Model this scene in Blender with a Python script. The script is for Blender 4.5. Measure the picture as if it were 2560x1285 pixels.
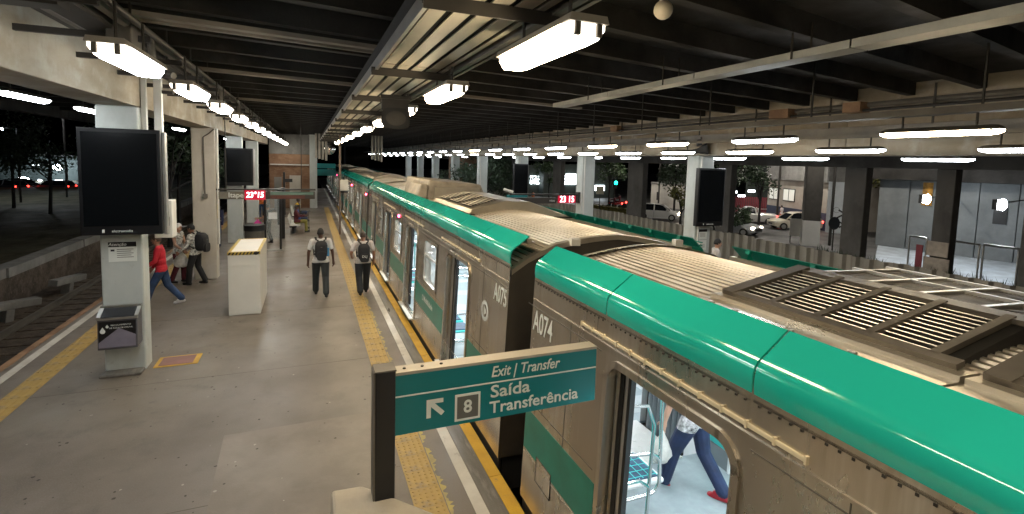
import bpy, bmesh, math, random
import numpy as np
from mathutils import Vector, Matrix, Euler
random.seed(7)
SC = bpy.context.scene
for o in list(bpy.data.objects): bpy.data.objects.remove(o)
COL = SC.collection
R = math.radians
# ------------------------------------------------------------------ camera
CAMH = 3.6
FPX, PCX, PCY = 1240.0, 1280.0, 506.853          # focal length and principal point, photo pixels
YAW, PITCH, ROLL = 0.390570089, 0.0823942554, 0.0277145088
cd = bpy.data.cameras.new('camera'); cam = bpy.data.objects.new('camera', cd); COL.objects.link(cam)
fwd = Vector((math.sin(YAW)*math.cos(PITCH), math.cos(YAW)*math.cos(PITCH), -math.sin(PITCH)))
rgt = Vector((math.cos(YAW), -math.sin(YAW), 0)); dwn = fwd.cross(rgt)
cr, sr = math.cos(ROLL), math.sin(ROLL)
r2 = rgt*cr - dwn*sr; d2 = rgt*sr + dwn*cr
mw = Matrix((r2, -d2, -fwd)).transposed().to_4x4(); mw.translation = (0, 0, CAMH)
cam.matrix_world = mw
cd.sensor_width = 36; cd.lens = 36*FPX/2560; cd.shift_y = (PCY-642.5)/2560
cd.clip_start = .05; cd.clip_end = 600
SC.camera = cam
def ray(u, v): return r2*((u-PCX)/FPX) + d2*((v-PCY)/FPX) + fwd
def onz(u, v, z): d = ray(u, v); return Vector((0, 0, CAMH)) + d*((z-CAMH)/d.z)
def onx(u, v, x): d = ray(u, v); return Vector((0, 0, CAMH)) + d*(x/d.x)
def ony(u, v, y): d = ray(u, v); return Vector((0, 0, CAMH)) + d*(y/d.y)
# ------------------------------------------------------------------ night sky, exposure, render
W = bpy.data.worlds.new('World'); SC.world = W; W.use_nodes = True
nt = W.node_tree; bg = nt.nodes['Background']
sky = nt.nodes.new('ShaderNodeTexSky'); sky.sky_type = 'NISHITA'; sky.sun_disc = False
sky.sun_elevation = R(-4); sky.sun_rotation = R(200)
nt.links.new(sky.outputs[0], bg.inputs[0]); bg.inputs[1].default_value = 0.12
vs = SC.view_settings; vs.view_transform = 'Standard'; vs.look = 'None'; vs.gamma = 1; vs.exposure = 0.12
cy = SC.cycles; cy.use_denoising = True; cy.max_bounces = 5; cy.diffuse_bounces = 3; cy.glossy_bounces = 2
cy.transmission_bounces = 4; cy.sample_clamp_indirect = 6; cy.caustics_reflective = False; cy.caustics_refractive = False
try: cy.denoiser = 'OPENIMAGEDENOISE'
except Exception: pass
# ------------------------------------------------------------------ materials
MAT = {}
def lin(c): return tuple((x/12.92 if x <= .04045 else ((x+.055)/1.055)**2.4) for x in c)
def M(name, col, rough=.6, metal=0., var=.12, scale=2.5, bump=0., bscale=40., stretch=(1, 1, 1), emit=0., ecol=None, spec=.5, streak=0., coat=0., alpha=1., trans=0.):
    if name in MAT: return MAT[name]
    m = bpy.data.materials.new(name); m.use_nodes = True; n = m.node_tree.nodes; L = m.node_tree.links
    b = n['Principled BSDF']; c4 = (*col, 1)
    b.inputs['Base Color'].default_value = c4; b.inputs['Roughness'].default_value = rough; b.inputs['Metallic'].default_value = metal
    b.inputs['Specular IOR Level'].default_value = spec; b.inputs['Coat Weight'].default_value = coat; b.inputs['Coat Roughness'].default_value = .08
    if alpha < 1: b.inputs['Alpha'].default_value = alpha
    if trans: b.inputs['Transmission Weight'].default_value = trans; b.inputs['IOR'].default_value = 1.2
    if emit: b.inputs['Emission Color'].default_value = (*(ecol or col), 1); b.inputs['Emission Strength'].default_value = emit
    if var or bump:
        tc = n.new('ShaderNodeTexCoord'); mp = n.new('ShaderNodeMapping'); mp.inputs['Scale'].default_value = stretch
        L.new(tc.outputs['Object'], mp.inputs['Vector'])
    if var:
        nz = n.new('ShaderNodeTexNoise'); nz.inputs['Scale'].default_value = scale; nz.inputs['Detail'].default_value = 7; nz.inputs['Roughness'].default_value = .62
        L.new(mp.outputs[0], nz.inputs['Vector'])
        rp = n.new('ShaderNodeValToRGB'); rp.color_ramp.elements[0].position = .3; rp.color_ramp.elements[1].position = .7
        rp.color_ramp.elements[0].color = (*[x*(1-var*1.6) for x in col], 1); rp.color_ramp.elements[1].color = (*[min(1, x*(1+var)) for x in col], 1)
        L.new(nz.outputs['Fac'], rp.inputs['Fac']); L.new(rp.outputs['Color'], b.inputs['Base Color'])
        mr = n.new('ShaderNodeMapRange'); mr.inputs['To Min'].default_value = max(.02, rough*(1-.8*var)); mr.inputs['To Max'].default_value = min(1, rough*(1+.8*var))
        L.new(nz.outputs['Fac'], mr.inputs['Value']); L.new(mr.outputs[0], b.inputs['Roughness'])
    if bump:
        n2 = n.new('ShaderNodeTexNoise'); n2.inputs['Scale'].default_value = bscale; n2.inputs['Detail'].default_value = 5
        L.new(mp.outputs[0], n2.inputs['Vector'])
        bp = n.new('ShaderNodeBump'); bp.inputs['Strength'].default_value = bump; bp.inputs['Distance'].default_value = .02
        L.new(n2.outputs['Fac'], bp.inputs['Height']); L.new(bp.outputs[0], b.inputs['Normal'])
    MAT[name] = m; return m
def layered(name, base, layers, rough=.55, bump=.15, bscale=60, metal=0., rvar=.25):
    """base colour with noise patches: layers = [(colour, noise scale, lo, hi, stretch, amount)]"""
    m = bpy.data.materials.new(name); m.use_nodes = True; n = m.node_tree.nodes; L = m.node_tree.links
    b = n['Principled BSDF']; b.inputs['Metallic'].default_value = metal
    tc = n.new('ShaderNodeTexCoord'); prev = None; lastn = None
    for i, (c, sc, lo, hi, st, am) in enumerate(layers):
        mp = n.new('ShaderNodeMapping'); mp.inputs['Scale'].default_value = st; mp.inputs['Location'].default_value = (i*3.1, i*1.7, i*.9)
        L.new(tc.outputs['Object'], mp.inputs['Vector'])
        nz = n.new('ShaderNodeTexNoise'); nz.inputs['Scale'].default_value = sc; nz.inputs['Detail'].default_value = 8; nz.inputs['Roughness'].default_value = .6
        L.new(mp.outputs[0], nz.inputs['Vector'])
        rp = n.new('ShaderNodeMapRange'); rp.inputs['From Min'].default_value = lo; rp.inputs['From Max'].default_value = hi; rp.inputs['To Max'].default_value = am
        L.new(nz.outputs['Fac'], rp.inputs['Value'])
        mx = n.new('ShaderNodeMix'); mx.data_type = 'RGBA'
        L.new(rp.outputs[0], mx.inputs['Factor'])
        if prev is None: mx.inputs['A'].default_value = (*base, 1)
        else: L.new(prev, mx.inputs['A'])
        mx.inputs['B'].default_value = (*c, 1); prev = mx.outputs['Result']; lastn = nz
        if i == 0:
            mr = n.new('ShaderNodeMapRange'); mr.inputs['From Min'].default_value = .3; mr.inputs['From Max'].default_value = .7
            mr.inputs['To Min'].default_value = rough*(1-rvar); mr.inputs['To Max'].default_value = min(1, rough*(1+rvar))
            L.new(nz.outputs['Fac'], mr.inputs['Value']); L.new(mr.outputs[0], b.inputs['Roughness'])
    L.new(prev, b.inputs['Base Color'])
    n2 = n.new('ShaderNodeTexNoise'); n2.inputs['Scale'].default_value = bscale; n2.inputs['Detail'].default_value = 6
    L.new(tc.outputs['Object'], n2.inputs['Vector'])
    bp = n.new('ShaderNodeBump'); bp.inputs['Strength'].default_value = bump; bp.inputs['Distance'].default_value = .02
    L.new(n2.outputs['Fac'], bp.inputs['Height']); L.new(bp.outputs[0], b.inputs['Normal'])
    MAT[name] = m; return m
one = (1, 1, 1)
M('roof_groove', (.13, .11, .085), .5, metal=.5, var=.25); M('louvre_grey', (.14, .125, .105), .5, metal=.5, var=.2)
layered('floor', (.165, .137, .108), [((.120, .097, .074), .55, .42, .62, one, .9), ((.205, .178, .145), .25, .48, .62, one, .8), ((.085, .069, .054), 2.2, .55, .72, one, .7), ((.23, .20, .165), 70, .5, .7, one, .5), ((.085, .072, .06), 90, .55, .7, one, .5), ((.10, .086, .072), 9, .64, .70, one, .6), ((.12, .10, .082), .18, .48, .56, (1, .35, 1), .45)], rough=.42, bump=.12, bscale=90, rvar=.35)
layered('concrete', (.36, .31, .235), [((.24, .195, .135), 1.1, .42, .65, (1, .5, 1.6), .9), ((.47, .44, .38), 2.7, .5, .7, one, .6), ((.16, .13, .10), 1.6, .6, .8, (2.2, 2.2, .5), .6)], rough=.8, bump=.25, bscale=30)
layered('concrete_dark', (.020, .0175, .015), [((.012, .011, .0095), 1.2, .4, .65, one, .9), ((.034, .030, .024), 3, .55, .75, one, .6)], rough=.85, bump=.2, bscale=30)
layered('concrete_grey', (.20, .195, .185), [((.12, .118, .11), 1.2, .4, .65, (1, 1, .5), .9), ((.27, .26, .24), 3, .55, .75, one, .6)], rough=.85, bump=.2, bscale=30)
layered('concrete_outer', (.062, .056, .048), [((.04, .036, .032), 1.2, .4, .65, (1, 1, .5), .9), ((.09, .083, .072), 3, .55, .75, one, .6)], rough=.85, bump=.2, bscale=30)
layered('column_paint', (.50, .53, .51), [((.40, .42, .39), 1.5, .45, .7, (2, 2, .6), .7), ((.56, .58, .56), 5, .5, .7, one, .5), ((.26, .24, .2), 7, .64, .74, one, .5)], rough=.5, bump=.05, bscale=40)
layered('column_warm', (.50, .46, .40), [((.40, .36, .31), 1.5, .45, .7, (2, 2, .6), .7), ((.56, .52, .46), 5, .5, .7, one, .5), ((.26, .22, .17), 7, .66, .76, one, .5)], rough=.55, bump=.08, bscale=40)
layered('tactile', (.39, .255, .07), [((.30, .20, .075), 1.3, .4, .65, one, .9), ((.23, .19, .14), 5, .52, .68, one, .8), ((.46, .31, .10), 9, .5, .7, one, .5)], rough=.6, bump=.15)
layered('yellow_paint', (.56, .33, .03), [((.42, .25, .04), 2, .4, .65, one, .8), ((.20, .16, .11), 7, .6, .7, one, .8)], rough=.55, bump=.15)
layered('worn_yellow', (.42, .33, .10), [((.30, .25, .13), 6, .4, .6, one, .9)], rough=.7, bump=.2)
layered('white_paint', (.55, .52, .46), [((.42, .38, .33), 2, .4, .65, one, .8), ((.22, .19, .16), 8, .62, .72, one, .7)], rough=.6, bump=.12)
layered('edge_concrete', (.17, .155, .135), [((.10, .09, .08), 1.2, .4, .6, (3, .4, 1), .9), ((.25, .235, .21), 4, .55, .7, (3, .5, 1), .7)], rough=.4, bump=.15, rvar=.4)
layered('rust_edge', (.26, .15, .08), [((.16, .09, .05), 2, .4, .6, one, .9), ((.3, .2, .12), 6, .55, .7, one, .6)], rough=.75)
layered('ballast', (.085, .065, .048), [((.04, .03, .024), 3, .4, .6, one, .9), ((.16, .12, .085), 14, .58, .7, one, .8)], rough=.95, bump=.9, bscale=14)
layered('stainless', (.66, .61, .53), [((.44, .385, .31), .9, .42, .62, (1, 1, .35), .85), ((.74, .71, .66), 1.7, .52, .7, (1, 2.2, .12), .7), ((.33, .27, .20), 3.5, .6, .75, (1, 2.2, .15), .6)], rough=.24, bump=.05, bscale=2.5, metal=.88, rvar=.35)
layered('roof_metal', (.56, .51, .42), [((.34, .29, .22), .7, .42, .62, one, .8), ((.68, .64, .57), 1.3, .5, .7, (1, .3, 1), .7), ((.24, .18, .12), 3, .6, .75, one, .6)], rough=.38, bump=.012, bscale=30, metal=.8, rvar=.3)
layered('brick', (.24, .135, .075), [((.16, .085, .05), 1.2, .4, .62, one, .9), ((.30, .19, .12), 4, .5, .7, (1, 1, 3), .7)], rough=.8, bump=.3, bscale=25)
layered('asphalt', (.07, .068, .066), [((.04, .04, .04), .3, .4, .62, one, .8), ((.11, .105, .10), .8, .5, .7, one, .6)], rough=.6, bump=.2, bscale=30)
layered('fence_metal', (.30, .27, .22), [((.20, .18, .145), .8, .4, .65, (1, 1, .5), .8), ((.13, .09, .06), 2.5, .6, .75, (1, 2, .4), .7)], rough=.6, bump=.05, metal=.2)
layered('grass_dark', (.09, .085, .045), [((.05, .048, .026), .5, .4, .62, one, .9), ((.14, .11, .07), 2.5, .5, .7, one, .8)], rough=.95, bump=.8, bscale=8)
TEAL = (.014, .37, .30)
layered('teal_gloss', TEAL, [((.012, .33, .265), .6, .4, .65, one, .8), ((.02, .41, .335), 2.2, .55, .72, (1, .4, 1), .35)], rough=.10, bump=.004, bscale=3, rvar=.2)
MAT['teal_gloss'].node_tree.nodes['Principled BSDF'].inputs['Coat Weight'].default_value = .5
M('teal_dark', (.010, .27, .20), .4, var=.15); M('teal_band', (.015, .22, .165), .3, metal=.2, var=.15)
M('sign_teal', (.0, .16, .175), .4, var=.05); M('sign_white', (.72, .74, .70), .5, var=.03)
M('black', (.008, .008, .009), .35, var=.1); M('black_rough', (.015, .014, .013), .75, var=.15); M('screen', (.004, .005, .006), .18, var=0, spec=.5)
M('dark_metal', (.04, .036, .032), .55, metal=.4, var=.2); M('mid_metal', (.16, .145, .125), .55, metal=.5, var=.2, bump=.05)
M('alu', (.52, .51, .48), .35, metal=.85, var=.12); M('chrome', (.7, .7, .7), .14, metal=1, var=0)
M('white_plastic', (.62, .61, .57), .45, var=.05); M('white_board', (.68, .66, .61), .55, var=.05, scale=1.5); M('cream', (.60, .52, .36), .5, var=.08)
M('slat', (.46, .42, .34), .5, metal=.05, var=.22, scale=1.4, stretch=(1, .3, 1)); M('dark_gap', (.012, .011, .010), .9, var=.1)
M('gangway', (.045, .038, .030), .65, var=.2, scale=3); M('rubber', (.006, .006, .006), .5, var=0)
M('int_white', (.70, .72, .73), .45, var=.03); M('int_floor', (.25, .30, .32), .45, var=.08, scale=9); M('int_floor2', (.36, .40, .42), .45, var=.06, scale=9)
M('int_teal', (.02, .46, .44), .4, var=.04); M('int_grey', (.20, .23, .25), .5, var=.06); M('bellows', (.13, .15, .165), .6, var=.1)
M('seat_blue', (.03, .07, .13), .6, var=.5, scale=14, stretch=(1, 1, 1)); M('tread', (.60, .60, .58), .4, metal=.3, var=.05)
def glass(name, col, a, rough=.08):
    m = M(name, col, rough, var=0, alpha=a); return m
glass('window_glass', (.62, .60, .55), .55, .2); glass('clear_glass', (.5, .55, .55), .22)
M('skin_dark', (.075, .035, .022), .5, var=.08, scale=8); M('skin_mid', (.30, .15, .095), .5, var=.08, scale=8); M('skin_light', (.45, .26, .18), .5, var=.08, scale=8)
M('hair', (.010, .008, .007), .6, var=.3, scale=60, bump=.6, bscale=120); M('hair_brown', (.045, .025, .014), .6, var=.3, scale=60, bump=.6, bscale=120)
def cloth(n_, c, v=.12): return M(n_, c, .85, var=v, scale=5, bump=.35, bscale=11)
cloth('shirt_white', (.62, .61, .60), .06); cloth('shirt_offwhite', (.50, .47, .45), .08); cloth('trousers_dark', (.018, .020, .024)); cloth('trousers_green', (.022, .028, .030)); cloth('jeans', (.025, .055, .13), .3); cloth('jeans_dark', (.012, .024, .07), .3)
cloth('shirt_red', (.45, .012, .025)); cloth('black_cloth', (.008, .008, .009)); cloth('maroon', (.07, .006, .012)); cloth('olive', (.20, .18, .04)); cloth('navy', (.012, .015, .05)); cloth('orange_cloth', (.45, .12, .03)); cloth('blue_cloth', (.03, .08, .3)); cloth('yellow_cloth', (.5, .32, .02))
M('pattern_white', (.50, .49, .45), .85, var=.75, scale=22); M('pattern_grey', (.50, .49, .50), .85, var=.7, scale=26)
M('shoe_black', (.008, .008, .008), .5, var=0); M('shoe_white', (.6, .58, .56), .5, var=.05); M('shoe_red', (.35, .01, .02), .35, var=0)
M('bag_white', (.60, .58, .55), .35, var=.15, scale=12, bump=.8, bscale=9); M('pink_bag', (.5, .02, .22), .5, var=.05); M('pack_black', (.010, .010, .012), .7, var=.2, bump=.3, bscale=30); M('pack_blue', (.05, .25, .5), .6, var=.1)
def E_(name, col, s): return M(name, (.8, .8, .8), .5, var=0, emit=s, ecol=col)
LW = 46.0
E_('lamp_cool', (.90, .96, 1.0), LW*.8); E_('lamp_warm', (1.0, .80, .52), LW*1.15); E_('lamp_neutral', (1.0, .93, .80), LW*.8); E_('lamp_end', (1.0, .9, .75), 5)
E_('led_red', (1.0, .02, .06), 5); E_('led_digit', (1.0, .72, .76), 3.2); E_('train_light', (.93, .98, 1.0), 34); E_('red_lamp', (1.0, .03, .08), 60)
E_('head_light', (1.0, .85, .65), 40); E_('tail_light', (1.0, .03, .02), 14); E_('flood', (.88, .95, 1.0), 300); E_('road_lamp', (1.0, .93, .82), 700); E_('street_lamp', (.75, .87, 1.0), 120); E_('street_glow', (.9, .95, 1.0), 7); E_('go_green', (.0, 1.0, .62), 14); E_('shop_light', (.85, .95, 1.0), 9); E_('window_lit', (.85, .9, .75), .9)
M('led_panel', (.02, .0, .0), .4, var=0, emit=.55, ecol=(1.0, .0, .05)); E_('window_dim', (.75, .8, .6), .22)
# ------------------------------------------------------------------ mesh builder
class MB:
    def __init__(s): s.v = []; s.f = []; s.m = []
    def quad(s, a, b, c, d, m=0):
        i = len(s.v); s.v += [tuple(a), tuple(b), tuple(c), tuple(d)]; s.f.append((i, i+1, i+2, i+3)); s.m.append(m); return s
    def poly(s, pts, m=0):
        i = len(s.v); s.v += [tuple(p) for p in pts]; s.f.append(tuple(range(i, i+len(pts)))); s.m.append(m); return s
    def box(s, x0, x1, y0, y1, z0, z1, m=0):
        i = len(s.v); s.v += [(x, y, z) for z in (z0, z1) for y in (y0, y1) for x in (x0, x1)]
        for f in ((0, 2, 3, 1), (4, 5, 7, 6), (0, 1, 5, 4), (2, 6, 7, 3), (0, 4, 6, 2), (1, 3, 7, 5)): s.f.append(tuple(i+k for k in f)); s.m.append(m)
        return s
    def bar(s, p, q, w, h, m=0, up=(0, 0, 1)):
        p = Vector(p); q = Vector(q); d = (q-p).normalized(); u = Vector(up); r = d.cross(u)
        if r.length < 1e-4: r = d.cross(Vector((1, 0, 0)))
        r.normalize(); u = r.cross(d); i = len(s.v)
        for e in (p, q):
            for a, b in ((-1, -1), (1, -1), (1, 1), (-1, 1)): s.v.append(tuple(e+r*(a*w/2)+u*(b*h/2)))
        for f in ((0, 1, 2, 3), (7, 6, 5, 4), (0, 4, 5, 1), (1, 5, 6, 2), (2, 6, 7, 3), (3, 7, 4, 0)): s.f.append(tuple(i+k for k in f)); s.m.append(m)
        return s
    def tube(s, pts, r, n=8, m=0, r1=None, cap=True):
        pts = [Vector(p) for p in pts]; i0 = len(s.v); N = len(pts); prev = None
        for k, p in enumerate(pts):
            d = (pts[min(k+1, N-1)]-pts[max(k-1, 0)]).normalized()
            u = Vector((0, 0, 1)) if prev is None else prev
            a = d.cross(u)
            if a.length < 1e-3: a = d.cross(Vector((1, 0, 0)))
            a.normalize(); b = a.cross(d); prev = b
            rr = r if r1 is None else r+(r1-r)*k/(N-1)
            for j in range(n): t = 2*math.pi*j/n; s.v.append(tuple(p+(a*math.cos(t)+b*math.sin(t))*rr))
        for k in range(N-1):
            for j in range(n): a = i0+k*n+j; b = i0+k*n+(j+1) % n; s.f.append((a, b, b+n, a+n)); s.m.append(m)
        if cap: s.f.append(tuple(i0+j for j in range(n))[::-1]); s.m.append(m); s.f.append(tuple(i0+(N-1)*n+j for j in range(n))); s.m.append(m)
        return s
    def loft(s, rings, m=0, cap=True, close=True):
        i0 = len(s.v); n = len(rings[0])
        for r in rings: s.v += [tuple(p) for p in r]
        for k in range(len(rings)-1):
            for j in range(n if close else n-1): a = i0+k*n+j; b = i0+k*n+(j+1) % n; s.f.append((a, b, b+n, a+n)); s.m.append(m)
        if cap and close: s.f.append(tuple(i0+j for j in range(n))[::-1]); s.m.append(m); s.f.append(tuple(i0+(len(rings)-1)*n+j for j in range(n))); s.m.append(m)
        return s
    def ball(s, c, rx, ry=None, rz=None, n=12, k=8, m=0):
        ry = ry or rx; rz = rz or rx; rings = []
        for a in range(k+1):
            t = math.pi*a/k; st = max(.02, math.sin(t))
            rings.append([(c[0]+rx*st*math.cos(2*math.pi*j/n), c[1]+ry*st*math.sin(2*math.pi*j/n), c[2]-rz*math.cos(t)) for j in range(n)])
        return s.loft(rings, m)
    def wall(s, u0, u1, v0, v1, ops, mp, m=0, depth=None):
        us = sorted({u0, u1, *[x for o in ops for x in (o[0], o[1])]}); vs_ = sorted({v0, v1, *[x for o in ops for x in (o[2], o[3])]})
        us = [u for u in us if u0 <= u <= u1]; vs_ = [v for v in vs_ if v0 <= v <= v1]
        for a, b in zip(us, us[1:]):
            for c, d in zip(vs_, vs_[1:]):
                mu, mv = (a+b)/2, (c+d)/2
                if any(o[0] < mu < o[1] and o[2] < mv < o[3] for o in ops): continue
                s.poly([mp(a, c, 0), mp(b, c, 0), mp(b, d, 0), mp(a, d, 0)], m)
        for a, b, c, d, rt, rb in ops:
            path = []
            for (cu, cv, r, sa) in ((a, c, rb, 180), (b, c, rb, 270), (b, d, rt, 0), (a, d, rt, 90)):
                if r <= 0: path.append((cu, cv)); continue
                ou = cu+(r if cu == a else -r); ov = cv+(r if cv == c else -r)
                arc = [(ou+r*math.cos(R(sa+90*k/6)), ov+r*math.sin(R(sa+90*k/6))) for k in range(7)]
                s.poly([mp(cu, cv, 0)]+[mp(*q, 0) for q in arc][::-1], m); path += arc
            if depth:
                for p, q in zip(path, path[1:]+path[:1]): s.poly([mp(*p, 0), mp(*q, 0), mp(*q, depth), mp(*p, depth)], m)
        return s
    def mesh(s, name, mats):
        me = bpy.data.meshes.new(name); me.from_pydata(s.v, [], s.f)
        for k in (mats if isinstance(mats, (list, tuple)) else [mats]): me.materials.append(MAT[k] if isinstance(k, str) else k)
        me.polygons.foreach_set('material_index', s.m); me.update()
        bm = bmesh.new(); bm.from_mesh(me); bmesh.ops.remove_doubles(bm, verts=bm.verts, dist=1e-5); bmesh.ops.recalc_face_normals(bm, faces=bm.faces); bm.to_mesh(me); bm.free()
        return me
    def build(s, name, mats, parent=None, smooth=False, bevel=0., world=False):
        if world and parent is not None:
            o = parent.location; s.v = [(x-o.x, y-o.y, z-o.z) for x, y, z in s.v]
        ob = link(name, s.mesh(name, mats), parent)
        if bevel:
            b = ob.modifiers.new('bevel', 'BEVEL'); b.width = bevel; b.segments = 2; b.limit_method = 'ANGLE'; b.angle_limit = R(40)
        if smooth: shade(ob)
        return ob
def shade(ob, ang=40):
    for p in ob.data.polygons: p.use_smooth = True
    try: ob.data.set_sharp_from_angle(angle=R(ang))
    except Exception: pass
def link(name, me, parent=None, loc=None):
    ob = bpy.data.objects.new(name, me); COL.objects.link(ob)
    if parent is not None: ob.parent = parent
    if loc is not None: ob.location = loc
    return ob
def tag(o, label, cat, group=None, kind=None):
    if label: o['label'] = label
    if cat: o['category'] = cat
    if group: o['group'] = group
    if kind: o['kind'] = kind
    return o
def thing(name, label, cat, loc=(0, 0, 0), rz=0, group=None):
    o = bpy.data.objects.new(name, None); COL.objects.link(o); o.location = loc; o.rotation_euler = (0, 0, rz); o.empty_display_size = .2
    return tag(o, label, cat, group)
def struct(o): o['kind'] = 'structure'; return o
def dup(root, loc=None, rz=None, label=None, group=None, parent=None):
    r = root.copy(); COL.objects.link(r)
    if parent is not None: r.parent = parent
    if loc is not None: r.location = loc
    if rz is not None: r.rotation_euler = (0, 0, rz)
    if label: r['label'] = label
    if group: r['group'] = group
    for ch in list(root.children): dup(ch, parent=r)
    return r
def text(body, size, mat, parent, mtx, name='lettering', bold=0., shear=0., ext=.001, width=None, hs=1.0):
    cu = bpy.data.curves.new('t', 'FONT'); cu.body = body; cu.size = size; cu.offset = bold*size; cu.shear = shear; cu.extrude = ext; cu.resolution_u = 3
    cu.align_x = 'CENTER'; cu.align_y = 'CENTER'
    ob = bpy.data.objects.new('t', cu); COL.objects.link(ob); bpy.context.view_layer.update()
    me = bpy.data.meshes.new_from_object(ob.evaluated_get(bpy.context.evaluated_depsgraph_get())); bpy.data.objects.remove(ob)
    me.materials.clear(); me.materials.append(MAT[mat]); me.name = name
    xs = [v.co.x for v in me.vertices]; w = max(xs)-min(xs); cx = (max(xs)+min(xs))/2
    if width:
        for v in me.vertices: v.co.x = (v.co.x-cx)*width/w
    if hs != 1.0 and width:
        k_ = hs*width/w if width else hs
        for v in me.vertices: v.co.y *= k_
    o = link(name, me, parent); o.matrix_local = mtx; return o
def frame(o, xd, yd):
    """matrix with local x along xd, local y along yd, at o"""
    x = Vector(xd).normalized(); y = Vector(yd).normalized(); z = x.cross(y)
    m = Matrix((x, y, z)).transposed().to_4x4(); m.translation = Vector(o); return m
M('conduit_tan', (.22, .19, .15), .6)
# ================================================================== SETTING: platform, tracks, roof
PX0, PX1, PY0, PY1 = -4.72, 2.03, -4.0, 60.0
plat = struct(MB().box(PX0, PX1, PY0, PY1, -.95, 0).build('platform', 'floor'))
def strip(name, x0, x1, z, mat, y0=PY0, y1=PY1, th=.004):
    return MB().box(x0, x1, y0, y1, z-.02, z).build(name, mat, plat)
strip('edge_strip', 1.715, 1.885, .004, 'edge_concrete'); strip('white_line', 1.57, 1.70, .005, 'white_paint')
strip('white_line', -4.50, -4.37, .005, 'white_paint'); strip('edge_strip', -4.73, -4.60, .004, 'rust_edge')
for k in range(32):
    y = -1.2+k*1.25; mb = MB().box(1.89, 2.035, 0, 1.242, -.03, .006)
    link('yellow_edge', mb.mesh('yellow_edge', 'yellow_paint'), plat, (0, y, 0)) if k == 0 else link('yellow_edge', bpy.data.meshes['yellow_edge'], plat, (0, y, 0))
def tile_mesh(name, sx, dome):
    mb = MB().box(0, sx, 0, .318, -.01, .006)
    if dome:
        n = 5
        for i in range(n):
            for j in range(n):
                cx, cy_ = sx*(i+.5)/n, .318*(j+.5)/n; rings = []
                for r, z in ((.016, .006), (.011, .012)): rings.append([(cx+r*math.cos(R(60*a)), cy_+r*math.sin(R(60*a)), z) for a in range(6)])
                mb.loft(rings)
    else:
        for i in range(4):
            cx = sx*(i+.5)/4; mb.box(cx-.016, cx+.016, .012, .306, .006, .012)
    return mb.mesh(name, 'tactile')
td, tb = tile_mesh('tactile_tile', .32, True), tile_mesh('tactile_tile', .32, False)
for k in range(112):
    y = 1.6+k*.32
    link('tactile_tile', td if y < 6.4 else tb, plat, (.995+random.uniform(-.002, .002), y, random.uniform(0, .001)))
for k in range(84):
    link('tactile_tile', tb, plat, (-4.09+random.uniform(-.002, .002), 5.2+k*.32, random.uniform(0, .001)))
# worn yellow paint beside the tiles: irregular flakes
fl = MB(); rr = random.Random(3); y = 2.6
while y < 13:
    L_ = rr.uniform(.15, .9); n_ = max(4, int(L_/.03)); xl, xr_, yy = [], [], []
    for k in range(n_+1):
        f = max(0., math.sin(math.pi*k/n_))**.35; w = .055*f
        xl.append(1.325+.004*rr.random()); xr_.append(1.328+w*rr.choice((.25, .5, .8, 1.0, 1.25))*rr.uniform(.8, 1.2)); yy.append(y+L_*k/n_)
    for k in range(n_): fl.quad((xl[k], yy[k], .003), (xr_[k], yy[k], .003), (xr_[k+1], yy[k+1], .003), (xl[k+1], yy[k+1], .003))
    y += L_+rr.uniform(.01, .18)
fl.build('worn_paint', 'worn_yellow', plat)
# concrete repair slabs lying almost flush in the floor
layered('floor_patch', (.182, .152, .120), [((.135, .110, .085), .7, .42, .62, one, .8), ((.215, .187, .152), 3, .5, .7, one, .5)], rough=.45, bump=.1)
a, b_, c, d = onz(440, 1285, 0), onz(515, 1040, 0), onz(930, 1075, 0), onz(930, 1285, 0)
MB().poly([(-.95, 4.9, .002), (-1.02, 7.0, .002), (.8, 7.0, .002), (.8, 4.2, .002), (-.9, 4.0, .002)]).build('floor_patch', 'floor_patch', plat)
jt = MB()
for k in range(14): jt.box(-4.35, .98, 2.2+k*3.4, 2.207+k*3.4, -.002, .0015)
jt.build('floor_joint', M('joint_dark', (.12, .10, .08), .8), plat)
gs = MB(); rr = random.Random(11)
for k in range(420):
    x, y = rr.uniform(-3.6, .95), 3.2+rr.random()**1.6*22; r_ = rr.uniform(.006, .022); n_ = 7
    gs.poly([(x+r_*math.cos(2*math.pi*j/n_)*rr.uniform(.6, 1.2), y+r_*math.sin(2*math.pi*j/n_)*rr.uniform(.6, 1.2), .0025) for j in range(n_)], 0 if rr.random() < .82 else 1)
gs.build('gum_spot', [M('gum_dark', (.06, .05, .04), .8), M('gum_pale', (.34, .31, .27), .7)], plat)['kind'] = 'stuff'
# floor hatch
hx = MB().box(-2.42, -1.78, 9.66, 10.12, .002, .009).box(-2.36, -1.86, 9.70, 10.07, .009, .014, 1)
M('hatch_red', (.26, .13, .11), .55, metal=.2, var=.15)
hf = thing('floor_hatch', 'rusty red steel floor hatch in a yellow frame beside the column', 'hatch', (-2.1, 9.9, 0))
MB().box(-2.42, -1.78, 9.66, 10.12, .0, .009).build('frame', 'yellow_paint', hf, world=True); MB().box(-2.36, -1.86, 9.70, 10.07, .009, .016).build('cover', 'hatch_red', hf, world=True, bevel=.003)
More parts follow.
